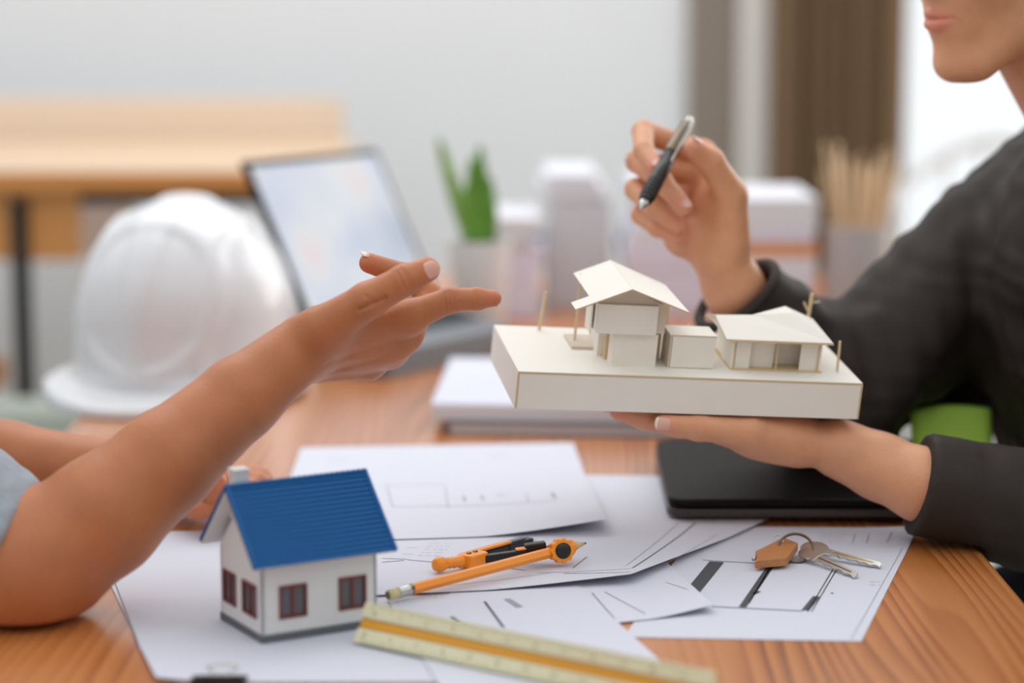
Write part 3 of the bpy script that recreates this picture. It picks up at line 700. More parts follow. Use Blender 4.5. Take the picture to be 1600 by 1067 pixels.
# ------------------------------------------------------------------ pencil and compass
pe = on(606, 947); pe[2] = TZ + 0.0088; pk = on(874, 889); pk[2] = TZ + 0.0165
pd_ = unit(pk - pe); tipd = np.linalg.norm(pk - pe)
PL = tipd + 0.031
pn = thing('pencil', 'orange pencil with worn eraser clamped in the compass', 'pencil', V(*(pe[:2]), TZ + 0.003))
P_ = lambda s: pe + pd_ * s
mk('body', tube([P_(0.024), P_(PL - 0.0165)], 0.0046, n=6), 'orange_plastic', pn)
mk('ferrule', lathe([(0.0046, 0.010), (0.0049, 0.011), (0.0046, 0.0125), (0.0049, 0.014), (0.0046, 0.0155), (0.0049, 0.019), (0.0047, 0.0245)], pe, pd_, 20), 'silver', pn, smooth=True)
mk('eraser', lathe([(0.0036, 0.0), (0.0044, 0.0012), (0.0045, 0.010)], pe, pd_, 20), 'eraser', pn, smooth=True)
mk('worn_end', lathe([(0.0028, -0.0004), (0.0032, 0.0002)], pe, pd_, 20), 'steel_dark', pn)
mk('sharpened_wood', lathe([(0.0045, PL - 0.0165), (0.0012, PL - 0.003)], pe, pd_, 20), 'pencil_wood', pn, smooth=True)
mk('lead', lathe([(0.0012, PL - 0.003), (0.0003, PL)], pe, pd_, 12), 'graphite', pn, smooth=True)

cpz = TZ + 0.0105
ca = on(692, 900); ca[2] = cpz; cb = on(738, 893); cb[2] = cpz; cc = on(838, 864); cc[2] = cpz - 0.001
cd_ = unit(V(*(cc - cb)[:2], 0)); cn = V(-cd_[1], cd_[0], 0)
cm = thing('drawing_compass', 'folded orange and black drawing compass lying beside the pencil', 'compass', V(cb[0], cb[1], TZ + 0.003))
mk('handle_ball', lathe([(0.0005, -0.0098), (0.0045, -0.0085), (0.0064, -0.005), (0.0066, -0.002), (0.0052, 0.002), (0.0044, 0.004), (0.005, 0.006), (0.0042, 0.008), (0.0052, 0.010), (0.0046, 0.013), (0.0056, 0.016), (0.0056, 0.022)], ca, unit(cb - ca), 24), 'orange_plastic', cm, smooth=True)
hfr = frame(cb, cd_, cn, V(0, 0, 1))
hd = mk('hinge_head', prism([(-0.010, -0.007), (-0.006, -0.009), (0.010, -0.009), (0.013, -0.006), (0.013, 0.006), (0.010, 0.009), (-0.006, 0.009), (-0.010, 0.007)], -0.0055, 0.0058, hfr), 'orange_plastic', cm, bevel=0.0015)
for x in (-0.003, 0.005): mk('screw', lathe([(0.0022, 0.0056), (0.0022, 0.0066), (0.001, 0.007)], cb + cd_ * x + cn * 0.001, n=14), 'steel_dark', hd)
LL = np.linalg.norm(cc - cb)
lg = mk('needle_leg', join(box(0.010, LL - 0.004, 0.002, 0.0085, -0.005, 0.0030, hfr), box(LL - 0.034, LL - 0.002, 0.001, 0.0095, -0.0055, 0.0032, hfr)), 'black_plastic', cm, bevel=0.001)
mk('leg_cover', box(0.008, LL - 0.030, 0.002, 0.0090, 0.0032, 0.0056, hfr), 'orange_plastic', lg, bevel=0.001)
mk('leg_insert', box(LL - 0.040, LL - 0.010, 0.003, 0.0085, 0.0033, 0.0052, hfr), 'laptop_grey', lg, bevel=0.0008)
mk('needle', tube([cb + cd_ * (LL - 0.004) + cn * 0.005 - V(0, 0, 0.001), cb + cd_ * (LL + 0.008) + cn * 0.005 - V(0, 0, 0.001)], [0.0008, 0.0002], n=8), 'silver', lg)
# pencil-side leg: runs along the far side of the pencil up to the clamp
side = unit(np.cross(V(0, 0, 1), pd_))
q0 = cb + cd_ * 0.006 - cn * 0.004; q1 = pk + side * 0.0075 - pd_ * 0.004
pfr = frame(q0, unit(q1 - q0), unit(np.cross(V(0, 0, 1), unit(q1 - q0))), V(0, 0, 1)); QL = np.linalg.norm(q1 - q0)
lg2 = mk('pencil_leg', join(box(0, QL, -0.0035, 0.003, -0.0035, 0.0032, pfr)), 'black_plastic', cm, bevel=0.001)
mk('leg_cover', box(0.03, QL - 0.018, -0.0040, 0.0030, 0.0033, 0.0050, pfr), 'orange_plastic', lg2, bevel=0.001)
mk('clamp_block', join(box(QL - 0.022, QL - 0.004, -0.004, 0.005, -0.005, 0.0075, pfr)), 'black_plastic', lg2, bevel=0.001)
mk('clamp_sleeve', tube([pk - pd_ * 0.009, pk + pd_ * 0.0135], 0.0066, n=18), 'orange_plastic', lg2, smooth=True, angle=40)
kax = unit(V(-0.12, -1, 0.12) - pd_ * (V(-0.12, -1, 0.12) @ pd_) * 0.6)
def flower(r0, r1, n=11, m=66):
    return [((r0 + r1 * math.cos(n * 2 * math.pi * i / m)) * math.cos(2 * math.pi * i / m), (r0 + r1 * math.cos(n * 2 * math.pi * i / m)) * math.sin(2 * math.pi * i / m)) for i in range(m)]
ku = unit(np.cross(kax, V(0, 0, 1))); kw = np.cross(kax, ku); kfr = frame(pk, ku, kw, kax)
kn = mk('clamp_knob', prism(flower(0.0103, 0.0006), 0.001, 0.0105, kfr), 'orange_plastic', cm, bevel=0.0008)
mk('knob_cap', lathe([(0.0068, 0.010), (0.0068, 0.0112), (0.0055, 0.0125), (0.002, 0.0131)], pk, kax, 28), 'black_plastic', kn, smooth=True)

# ------------------------------------------------------------------ triangular scale ruler
ra = on(550, 1010); rdv = unit(V(0.812, -0.584, 0)); rn_ = V(-rdv[1], rdv[0], 0) * 1.0
RS = 0.033
rfr = frame(V(ra[0], ra[1], TZ + 0.0030), rn_, V(0, 0, 1), rdv)
T = [V(0, 0), V(RS, 0), V(RS / 2, RS * 0.866)]; G = sum(T) / 3
def ribs():
    out = []
    for i in range(3):                                  # rib tip, then shoulder and groove towards the next
        a, b = T[i], T[(i + 1) % 3]; d = unit(b - a); nrm = unit(G - (a + b) / 2); 
        for s, dep in ((0.0012, 0.0), (RS * 0.36, 0.0006), (RS * 0.40, 0.0036), (RS * 0.60, 0.0036), (RS * 0.64, 0.0006), (RS - 0.0012, 0.0)): out.append(tuple(a + d * s + nrm * dep))
    return out
rl = thing('scale_ruler', 'cream triangular scale ruler with yellow stripe along its groove', 'ruler', V(ra[0], ra[1], TZ + 0.003) + rdv * 0.15)
RL = 0.305
mk('body', prism(ribs(), 0, RL, rfr), 'ruler_cream', rl, bevel=0.0005)
fa, fb_ = T[2], T[0]; fd = unit(fa - fb_); fn_ = -unit(G - (fa + fb_) / 2)
def face_pt(s, l, lift): return V(ra[0], ra[1], TZ + 0.0030) + rn_ * (fb_ + fd * s + fn_ * lift)[0] + V(0, 0, 1) * (fb_ + fd * s + fn_ * lift)[1] + rdv * l
ffr = frame(face_pt(0, 0, 0), rdv, face_pt(1, 0, 0) - face_pt(0, 0, 0), face_pt(0, 0, 1) - face_pt(0, 0, 0))
mk('stripe', box(0.0005, RL - 0.0005, RS * 0.405, RS * 0.595, -0.0036, -0.0022, ffr), 'ruler_yellow', rl)
tk = []
for i in range(150):
    l = 0.008 + i * 0.0019; h = 0.0045 if i % 10 == 0 else (0.003 if i % 5 == 0 else 0.0018)
    tk.append(box(l, l + 0.00025, RS - 0.0015 - h, RS - 0.0015, 0.0000, 0.00022, ffr)); tk.append(box(l, l + 0.00025, 0.0015, 0.0015 + h, 0.0000, 0.00022, ffr))
mk('tick_marks', join(*tk), 'ruler_ink', rl)['kind'] = 'stuff'
def text_mesh(txt, size, fr, m, parent, name='number'):
    cu = bpy.data.curves.new('t', 'FONT'); cu.body = txt; cu.size = size; cu.align_x = 'CENTER'
    to_ = bpy.data.objects.new('t', cu); COL.objects.link(to_); bpy.context.view_layer.update()
    me = to_.evaluated_get(bpy.context.evaluated_depsgraph_get()).to_mesh()
    vs = np.array([v.co[:] for v in me.vertices]); fs = [tuple(p.vertices) for p in me.polygons]
    bpy.data.objects.remove(to_); bpy.data.curves.remove(cu)
    return to(fr, vs), fs
nums = []
for i in range(12):
    l = 0.012 + i * 0.0245
    nums.append(text_mesh(str(i), 0.0052, frame(ffr[0] + ffr[1] * l + ffr[2] * (RS * 0.70) + ffr[3] * -0.00005, ffr[1], ffr[2], ffr[3]), None, None))
    nums.append(text_mesh(str(i * 2), 0.0046, frame(ffr[0] + ffr[1] * (l - .003) + ffr[2] * (RS * 0.19) + ffr[3] * -0.00005, ffr[1], ffr[2], ffr[3]), None, None))
mk('printed_numbers', join(*[(v + ffr[3] * 0.0004, f) for v, f in nums]), 'ruler_ink', rl)['kind'] = 'stuff'

# ------------------------------------------------------------------ binder clip on the sheet's near edge
bc = V(-0.207, 1.556, TZ + 0.0012)
bcl = thing('binder_clip', 'black binder clip with wire handles gripping a sheet edge', 'clip', bc)
cfr = frame(bc, V(1, 0, 0), V(0, 1, 0), V(0, 0, 1))
mk('spring_body', prism([(0.004, 0.0012), (-0.016, 0.007), (-0.016, -0.0008), (0.004, 0.0006)], -0.0195, 0.0195, frame(bc, V(0, 1, 0), V(0, 0, 1), V(1, 0, 0))), 'black_plastic', bcl, bevel=0.0006)
mk('rolled_lip', tube([bc + V(-0.0195, 0.004, 0.0022), bc + V(0.0195, 0.004, 0.0022)], 0.0014, n=10), 'black_plastic', bcl, smooth=True)
hpts = [(-0.009, 0.004, 0.0022), (-0.006, 0.012, 0.0040), (-0.011, 0.019, 0.0052), (-0.006, 0.0225, 0.006), (0.006, 0.0225, 0.006), (0.011, 0.019, 0.0052), (0.006, 0.012, 0.0040), (0.009, 0.004, 0.0022)]
mk('wire_handle', tube([bc + V(*p) for p in hpts], 0.0009, n=8), 'silver', bcl, smooth=True)

# ------------------------------------------------------------------ keys on a ring with a wooden house fob
kc = on(1245, 880)
kr = thing('key_ring', 'two keys on a split ring with wooden house fob', 'keys', V(kc[0], kc[1], TZ + 0.0012))
top = [on(1180.5, 861, TZ + 0.0115), on(1184, 867, TZ + 0.0112), on(1180, 876.5, TZ + 0.0100), on(1229, 872, TZ + 0.0105), on(1247, 848.5, TZ + 0.0135), on(1224.5, 839, TZ + 0.0150)]
nrm = unit(np.cross(top[3] - top[2], top[5] - top[3])); nrm = nrm if nrm[2] > 0 else -nrm
n = len(top); vs = np.array(top + [p - nrm * 0.0068 for p in top])
fob = mk('house_fob', (vs, [tuple(range(n)), tuple(range(n, 2 * n))[::-1]] + [(i, n + i, n + (i + 1) % n, (i + 1) % n) for i in range(n)]), 'fob_wood', kr, bevel=0.0004)
rc = at(1243, 857, 1.958); tt = math.radians(42); rr = 0.0148
rv2 = V(0, math.cos(tt), math.sin(tt))
for k, dz in enumerate((0, 0.0014)):
    pts = [rc + V(0, -dz * math.sin(tt), dz * math.cos(tt)) + rr * (math.cos(a) * V(1, 0, 0.05) + math.sin(a) * rv2) for a in np.linspace(0, 2 * math.pi, 40, endpoint=False)]
    if k == 0: sr = mk('split_ring', tube(pts, 0.0009, n=8, closed=True), 'steel_dark', kr, smooth=True)
    else: mk('ring_coil', tube(pts, 0.0009, n=8, closed=True), 'steel_dark', sr, smooth=True)
pts = [at(1216, 843, 1.97) + 0.0045 * (math.cos(a) * V(1, 0, 0) + math.sin(a) * V(0, .5, .86)) for a in np.linspace(0, 2 * math.pi, 20, endpoint=False)]
mk('link_ring', tube(pts, 0.0007, n=8, closed=True), 'silver', kr, smooth=True)
mk('fob_pin', tube([at(1177, 874, 1.94), at(1183, 871, 1.945)], 0.0016, n=10), 'silver', kr, smooth=True)
def key(p0, p1, roll, bl_, bw, teeth, m2):
    a = unit(p1 - p0); b = unit(np.cross(V(0, 0, 1), a)); c = np.cross(a, b); b, c = b * math.cos(roll) + c * math.sin(roll), c * math.cos(roll) - b * math.sin(roll)
    fr = frame(p0, a, b, c); L = np.linalg.norm(p1 - p0)
    el = [(bl_ / 2 + bl_ / 2 * math.cos(t), bw / 2 * math.sin(t)) for t in np.linspace(0, 2 * math.pi, 28, endpoint=False)]
    k = mk('key', prism(el, -0.0011, 0.0011, fr), 'silver', kr, bevel=0.0004)
    mk('collar', box(bl_ - 0.002, bl_ + 0.004, -0.0042, 0.0042, -0.0014, 0.0014, fr), 'silver', k, bevel=0.0004)
    x = bl_ + 0.004; out = [(x, 0.0036)]; low = [(x, -0.0036)]; st = (L - x) / (2 * teeth)
    pts2 = []
    for i in range(teeth): pts2 += [(x + (2 * i) * st, -0.0036 + 0.0004 * (i % 2)), (x + (2 * i + .7) * st, -0.0036 + 0.0018), (x + (2 * i + 1.3) * st, -0.0036 + 0.0018 - 0.0006 * (i % 2)), (x + (2 * i + 2) * st, -0.0036)]
    poly = pts2 + [(L, 0.0005), (L - 0.003, 0.0036), (x, 0.0036)]
    bld = mk('blade', prism(poly, -0.0010, 0.0010, fr), 'silver', k)
    mk('blade_groove', box(x + 0.001, L - 0.008, 0.0002, 0.0014, 0.0010, 0.0012, fr), m2, k)
key(on(1252, 853, TZ + 0.0095), on(1377, 884, TZ + 0.0032), 0.35, 0.026, 0.021, 5, 'brass')
key(on(1250, 861, TZ + 0.0080), on(1339, 900, TZ + 0.0030), 0.5, 0.020, 0.012, 4, 'steel_dark')

# ------------------------------------------------------------------ white card architecture model, held up and tilted
def c2w(v): return v[0] * RV + v[1] * UV + v[2] * WV
m1 = unit(c2w((.9826, -.0364, .1818))); m2 = c2w((-.1627, .299, .940)); m2 = unit(m2 - m1 * (m1 @ m2)); m3 = np.cross(m1, m2)
MO = at(810, 580, 1.95); MF = frame(MO, m1, m2, m3)
BW, BD, BT = 0.309, 0.136, 0.0335
am = thing('architectural_model', 'white card site model with gabled houses held above the table', 'scale model', MO + m1 * BW / 2 + m2 * BD / 2 - m3 * BT)
ct_ = 0.0016
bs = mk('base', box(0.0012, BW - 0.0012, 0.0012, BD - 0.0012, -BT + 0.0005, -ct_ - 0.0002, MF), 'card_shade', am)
mk('top_sheet', box(0, BW, 0, BD, -ct_, 0, MF), 'card', bs)
mk('front_panel', box(0.0014, BW - 0.0014, -0.0004, 0.0011, -BT, -ct_ - 0.0004, MF), 'card', bs)
mk('rear_panel', box(0.0014, BW - 0.0014, BD - 0.0011, BD + 0.0002, -BT, -ct_ - 0.0004, MF), 'card', bs)
mk('side_panel', box(-0.0002, 0.0013, 0, BD, -BT, -ct_ - 0.0002, MF), 'card', bs); mk('side_panel', box(BW - 0.0013, BW + 0.0002, 0, BD, -BT, -ct_ - 0.0002, MF), 'card', bs)
for v in (box(0, BW, -0.0007, -0.0002, -ct_ - 0.0001, -0.0003, MF), box(-0.0004, 0.0010, -0.0007, 0.0, -BT, -ct_, MF), box(BW - 0.0008, BW + 0.0003, -0.0007, 0.0, -BT, -ct_, MF)): mk('raw_card_edge', v, 'card_edge', bs)

def sub(parent, name, v, m='card', bev=0.0): return mk(name, v, m, parent, bevel=bev)
# tall gabled house
h1 = sub(am, 'gabled_house', box(0.086, 0.126, 0.0245, 0.040, 0, 0.0298, MF))
sub(h1, 'core_wall', box(0.0795, 0.137, 0.054, 0.092, 0, 0.0565, MF)); sub(h1, 'core_wall', box(0.0868, 0.127, 0.039, 0.055, 0, 0.031, MF))
sub(h1, 'wood_post', box(0.0838, 0.0866, 0.0435, 0.047, 0, 0.031, MF), 'balsa')
sub(h1, 'upper_storey', box(0.0685, 0.1225, 0.0215, 0.050, 0.0312, 0.0566, MF)); sub(h1, 'front_panel', box(0.0690, 0.1225, 0.0200, 0.0213, 0.0306, 0.0566, MF))
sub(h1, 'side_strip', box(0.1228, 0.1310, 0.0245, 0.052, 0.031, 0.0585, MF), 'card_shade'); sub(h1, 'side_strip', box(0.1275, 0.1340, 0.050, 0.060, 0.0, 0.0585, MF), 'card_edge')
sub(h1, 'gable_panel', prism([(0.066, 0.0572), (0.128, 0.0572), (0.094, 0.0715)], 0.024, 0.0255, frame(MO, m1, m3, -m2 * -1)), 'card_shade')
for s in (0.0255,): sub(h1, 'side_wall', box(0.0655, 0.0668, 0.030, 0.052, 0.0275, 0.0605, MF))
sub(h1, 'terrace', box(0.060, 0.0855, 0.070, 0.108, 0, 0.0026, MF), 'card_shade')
sub(h1, 'wood_post', box(0.0655, 0.0675, 0.090, 0.092, 0.0026, 0.064, MF), 'balsa')
for b in (0.060, 0.098): sub(h1, 'wood_post', box(0.1405, 0.1428, b, b + 0.0025, 0, 0.0565, MF), 'balsa')
def roofpanel(parent, name, pts, t=0.0013, m='card'):
    p = [MO + a * m1 + b * m2 + c * m3 for a, b, c in pts]; nn = unit(np.cross(p[1] - p[0], p[2] - p[0])); nn = nn if nn @ m3 > 0 else -nn
    k = len(p); v = np.array(p + [q - nn * t for q in p])
    idx = tuple(range(k))
    o = mk(name, (v, [idx, tuple(i + k for i in idx[::-1])] + [(i, i + k, (i + 1) % k + k, (i + 1) % k) for i in range(k)]), m, parent)
    o.data.materials.append(MATS['card_edge'])
    for q in o.data.polygons:
        if q.index >= 2: q.material_index = 1
    return o
sL = 0.417; sR = 0.36; rz = 0.0752
roofpanel(h1, 'roof_panel', [(0.094, 0.007, rz), (0.046, 0.007, rz - sL * 0.048), (0.046, 0.028, rz - sL * 0.048), (0.0615, 0.028, rz - sL * 0.0325), (0.0615, 0.101, rz - sL * 0.0325), (0.094, 0.101, rz)])
roofpanel(h1, 'roof_panel', [(0.0942, 0.007, rz), (0.147, 0.008, rz - sR * 0.053), (0.1455, 0.095, rz - sR * 0.053), (0.0942, 0.101, rz)])
# plain box between the houses
h2 = sub(am, 'box_building', box(0.1390, 0.1775, 0.0262, 0.052, 0, 0.0292, MF))
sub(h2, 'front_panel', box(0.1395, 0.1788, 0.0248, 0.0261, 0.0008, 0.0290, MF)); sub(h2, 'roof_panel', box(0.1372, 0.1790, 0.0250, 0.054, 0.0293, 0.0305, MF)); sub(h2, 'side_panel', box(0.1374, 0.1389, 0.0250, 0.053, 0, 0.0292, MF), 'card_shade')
sub(h2, 'raw_card_edge', box(0.1374, 0.1790, 0.0247, 0.0251, 0.0291, 0.0300, MF), 'card_edge')
# low pavilion with a veranda and hipped roof
h3 = sub(am, 'pavilion', box(0.197, 0.276, 0.045, 0.088, 0.0012, 0.0285, MF))
sub(h3, 'floor_plate', box(0.1945, 0.2785, 0.0245, 0.089, 0, 0.0013, MF), 'card_edge')
sub(h3, 'side_wall', box(0.1950, 0.1963, 0.0262, 0.060, 0.0013, 0.0285, MF)); sub(h3, 'side_wall', box(0.2755, 0.2770, 0.0262, 0.060, 0.0013, 0.0285, MF))
sub(h3, 'wall_panel', box(0.1985, 0.2120, 0.0275, 0.0287, 0.0013, 0.0285, MF)); sub(h3, 'wall_panel', box(0.2580, 0.2752, 0.0275, 0.0287, 0.0013, 0.0285, MF)); sub(h3, 'wall_panel', box(0.2125, 0.2350, 0.0330, 0.0342, 0.0013, 0.0285, MF), 'card')
for a in (0.1964, 0.2355, 0.2740): sub(h3, 'wood_post', box(a, a + 0.0014, 0.0262, 0.0276, 0.0013, 0.0285, MF), 'card_edge')
sub(h3, 'eave_beam', box(0.1905, 0.2840, 0.0180, 0.0195, 0.0282, 0.0300, MF), 'card_edge')
ez, cz, ez2 = 0.0302, 0.0415, 0.0302
roofpanel(h3, 'roof_panel', [(0.1860, 0.0185, ez), (0.2835, 0.0185, ez), (0.2552, 0.0560, 0.0455), (0.2180, 0.0560, 0.0425), (0.1830, 0.0520, 0.0420)])
roofpanel(h3, 'roof_panel', [(0.2835, 0.0185, ez), (0.2870, 0.0930, ez), (0.2552, 0.0800, 0.0450), (0.2552, 0.0560, 0.0455)])
roofpanel(h3, 'roof_panel', [(0.2180, 0.0562, 0.0425), (0.2552, 0.0560, 0.0455), (0.2552, 0.0800, 0.0450)])
roofpanel(h3, 'roof_panel', [(0.1830, 0.0522, 0.0420), (0.2180, 0.0562, 0.0425), (0.2552, 0.0800, 0.0450), (0.2870, 0.0930, ez), (0.1850, 0.0930, ez)])
sub(h3, 'gable_panel', prism([(0.020, 0.0298), (0.090, 0.0298), (0.052, 0.0408)], 0.1875, 0.1888, frame(MO, m2, m3, m1)))
# little wooden sticks for trees and posts
def stickp(a, b, h, r=0.0011, lean=(0, 0)):
    p0 = MO + a * m1 + b * m2; return mk('tree_stick', tube([p0, p0 + m3 * h + m1 * lean[0] + m2 * lean[1]], r, n=8), 'balsa', am, smooth=True, angle=40)
stickp(0.0405, 0.126, 0.036, 0.0015, (0.003, 0)); stickp(0.150, 0.118, 0.042, 0.0012); stickp(0.1785, 0.122, 0.012, 0.0011); stickp(0.295, 0.031, 0.0285, 0.0012, (-0.001, 0))
tr = stickp(0.2905, 0.120, 0.047, 0.0017, (0.002, 0))
tb = MO + 0.2905 * m1 + 0.120 * m2
mk('branch', tube([tb + m3 * 0.038, tb + m3 * 0.039 + m1 * 0.010], 0.0009, n=6), 'balsa', tr); mk('branch', tube([tb + m3 * 0.030, tb + m3 * 0.038 - m1 * 0.005], 0.0009, n=6), 'balsa', tr)

# ================================================================== people
def blend(a, b, t): return [x + (y - x) * t for x, y in zip(a, b)]
def nail(parent, c, along, normal, L, W, m='nail', tip=0.22, r=None):
    """curved nail plate lying on a finger tip, free edge at +along"""
    a = unit(along); n = unit(np.asarray(normal) - a * (np.asarray(normal) @ a)); s = np.cross(a, n); r = r or W * 0.62
    def fn(u, w):
        x = (u - 0.5) * 2; y = (w - 0.5) * 2
        xx = x * np.sqrt(np.clip(1 - 0.45 * y ** 4, 0, 1)); th = xx * W / 2 / r
        ln = y * (1 - 0.16 * x * x)
        return np.asarray(c) + (ln * L / 2)[:, None] * a + (np.sin(th) * r)[:, None] * s + ((np.cos(th) - 1) * r - 0.0006 * y * y)[:, None] * n
    v, f = gridmesh(fn, 10, 12)
    o = mk('fingernail', (v, f), m, parent, smooth=True)
    sd = o.modifiers.new('solid', 'SOLIDIFY'); sd.thickness = 0.0006; sd.offset = 0
    o.data.materials.append(MATS['nail_tip'])
    for p in o.data.polygons:
        if p.index % 12 >= 12 - int(12 * tip): p.material_index = 1
    return o

def crease(P, a, b, w):
    """a fold line pressed into the near side of a finger, from a to b"""
    a = np.asarray(a); b = np.asarray(b); v = WV.astype(np.float32)
    dep = (P - ((a + b) / 2).astype(np.float32)) @ v
    a2 = a - WV * (a @ WV); b2 = b - WV * (b @ WV); P2 = P - (P @ v)[:, None] * v
    d = cap(P2, a2, b2, 0, 0); return np.exp(-(d / w) ** 2) * (dep < .012) * (dep > -.03)

class Hand:
    """a hand and forearm as one smooth field; joints are 3-D points"""
    def __init__(s, arm, arm_r, meta, fingers, thumb, pads=(), creases=(), kpalm=0.012, web=0.007, tw=0.013, ridges=()):
        s.tw, s.ridges = tw, ridges
        s.arm, s.arm_r, s.meta, s.fingers, s.thumb, s.pads, s.creases, s.kp, s.web = arm, arm_r, meta, fingers, thumb, pads, creases, kpalm, web
    def palm(s, P):
        d = None
        for pts, rad in s.meta:
            e = chain(P, pts, rad, 0.006); d = e if d is None else smin(d, e, s.kp)
        for c, r, R in s.pads: d = smin(d, ell(P, c, r, R), 0.010)
        d = smin(d, chain(P, s.arm, s.arm_r, 0.008), 0.016)
        for a, b, ra, rb in s.ridges: d = smin(d, cap(P, a, b, ra, rb), .005)
        return d
    def __call__(s, P):
        pl = s.palm(P); d = pl
        for pts, rad in s.fingers: d = np.minimum(d, smin(pl, chain(P, pts, rad, 0.0035), s.web))
        d = np.minimum(d, smin(pl, chain(P, *s.thumb, 0.005), s.tw))
        for a, b, dep, w in s.creases: d = d + dep * crease(P, a, b, w)
        return d
    def tips(s): return [f[0][-1] for f in s.fingers] + [s.thumb[0][-1]]
    def knuckles(s): return [f[0][1] for f in s.fingers] + [s.thumb[0][-2]]
    def pts(s): return list(s.arm) + [p for m in s.meta for p in m[0]] + [p for f in s.fingers for p in f[0]] + list(s.thumb[0])
def blush_of(v, hands, lips=None):
    v = v.astype(np.float32); b = np.zeros(len(v))
    for h in hands:
        for p in h.tips(): b = np.maximum(b, 0.75 * np.exp(-(np.linalg.norm(v - p, axis=1) / 0.013) ** 2))
        for p in h.knuckles(): b = np.maximum(b, 0.35 * np.exp(-(np.linalg.norm(v - p, axis=1) / 0.010) ** 2))
    if lips is not None: b = np.maximum(b, lips(v))
    return b

# ------------------------------------------------------------------ head in its own axes: x forward, y left, z up; origin between the ears
def make_head(o, fwd, up, s):
    f = unit(fwd); u = unit(np.asarray(up) - f * (np.asarray(up) @ f)); l = np.cross(u, f); R = np.stack([f, l, u], 1).astype(np.float32); o32 = np.asarray(o, np.float32)
    def loc(P): return ((P - o32) @ R) / s
    def lipd(q):
        Q = q.copy(); Q[:, 1] = np.abs(Q[:, 1])
        up_ = np.minimum(cap(Q, (.0925, 0.004, -.0405), (.0800, .024, -.0455), .0052, .0022), cap(Q, (.0925, -.01, -.0412), (.0925, 0.004, -.0405), .005, .0052))
        lo_ = np.minimum(cap(Q, (.0905, .0, -.0515), (.0890, .010, -.0505), .0068, .0060), cap(Q, (.0890, .010, -.0505), (.0800, .023, -.0470), .0060, .0022))
        return up_, lo_
    def fld(P):
        q = loc(P); Q = q.copy(); Q[:, 1] = np.abs(Q[:, 1])
        d = ell(q, (-.014, 0, .045), (.100, .077, .084))
        d = smin(d, ell(q, (.030, 0, -.005), (.062, .062, .082)), .03)
        d = smin(d, cap(Q, (-.008, .052, -.040), (.055, .022, -.090), .020, .019), .025)
        d = smin(d, ell(q, (.066, 0, -.092), (.021, .024, .0185)), .018)
        d = smin(d, ell(q, (.062, 0, -.050), (.028, .031, .032)), .018)
        d = smin(d, ell(Q, (.048, .040, -.008), (.026, .022, .024)), .02)
        d = smin(d, cap(Q, (.074, .010, .036), (.058, .045, .036), .012, .010), .015)
        d = smin(d, cap(q, (.080, 0, .026), (.104, 0, -.008), .0075, .0100), .010)
        d = smin(d, ell(Q, (.094, .0115, -.013), (.011, .0085, .008)), .005)
        d = smax(d, -ell(Q, (.087, .031, .018), (.016, .016, .010)), .012)
        u_, l_ = lipd(q); d = smin(d, u_, .005); d = smin(d, l_, .005)
        d = d + .0026 * np.exp(-((q[:, 2] + .0458 - 0.0 * q[:, 1]) / .0016) ** 2) * (np.abs(q[:, 1]) < .026) * (q[:, 0] > .07)
        d = d + .0018 * np.exp(-((q[:, 2] + .067) / .008) ** 2) * np.exp(-(q[:, 1] / .02) ** 2) * (q[:, 0] > .06)
        d = smin(d, smax(ell(Q, (-.012, .078, -.004), (.019, .010, .031)), -ell(Q, (-.008, .086, -.002), (.011, .007, .021)), .004), .006)
        return d * s
    def lips(v):
        q = loc(v.astype(np.float32)); u_, l_ = lipd(q); m = np.minimum(u_, l_); return 0.85 * np.clip(1 - (m - 0.0006) / .003, 0, 1) * (np.abs(q[:, 1]) < .027)
    def w(*p): return np.asarray(o) + s * (p[0] * f + p[1] * l + p[2] * u)
    return fld, lips, w, (f, l, u)
def head_extras(body, person, w, ax, s, hair):
    f, l, u = ax
    for y in (-.031, .031):
        e = mk('eye', lathe([(0.0001, -.0115 * s)] + [(.0115 * s * math.sin(t), -.0115 * s * math.cos(t)) for t in np.linspace(0.2, 3.0, 10)], w(.0665, y, .018), f, 18), 'eye_white', body, smooth=True)
        mk('iris', lathe([(.0052 * s, .0108 * s), (.0048 * s, .0117 * s), (.001 * s, .0119 * s)], w(.0665, y, .018), f, 16), 'hair_black', body, smooth=True)
    def hf(P):
        q = ((P - np.asarray(w(0, 0, 0), np.float32)) @ np.stack([f, l, u], 1).astype(np.float32)) / s
        d = ell(q, (-.018, 0, .05), (.108, .086, .092)); Q = np.abs(q[:, 1])
        cutp = q[:, 0] * .75 - q[:, 2] + (-.005 if hair == 'short' else -.02)
        d = smax(d, cutp - .02 * (Q > 10), .012)
        d = smax(d, -(q[:, 2] + (.03 if hair == 'short' else .05)), .01)
        if hair != 'short': d = smin(d, cap(q, (-.09, 0, .02), (-.10, 0, -.12), .05, .03), .03)
        return (d + .0012 * np.sin(q[:, 1] * 300 + 4 * np.sin(q[:, 2] * 40))) * s
    c = w(-.02, 0, 0.02)
    mk('hair', polygonize(hf, c - .17 * s - .02, c + .17 * s + .02, .004), 'hair_black', person, smooth=True)

def over_table(P, d, gap=.005):
    """arms and sleeves press flat on the table top instead of sinking in"""
    inx = (P[:, 0] > -0.503) & (P[:, 0] < 0.415); return np.where(inx, smax(d, (TZ + gap) - P[:, 2], .004), d)
def folds(P, amp, sc=1.0, seed=0):
    rs = np.random.RandomState(seed); d = np.zeros(len(P), np.float32)
    for i in range(5):
        k = rs.normal(size=3) * 55 * sc; m_ = rs.normal(size=3) * 22 * sc; ph = rs.uniform(0, 6, 2)
        d += np.sin(P @ k.astype(np.float32) + ph[0] + 1.8 * np.sin(P @ m_.astype(np.float32) + ph[1])).astype(np.float32) * rs.uniform(.5, 1)
    return d / 5 * amp * 2

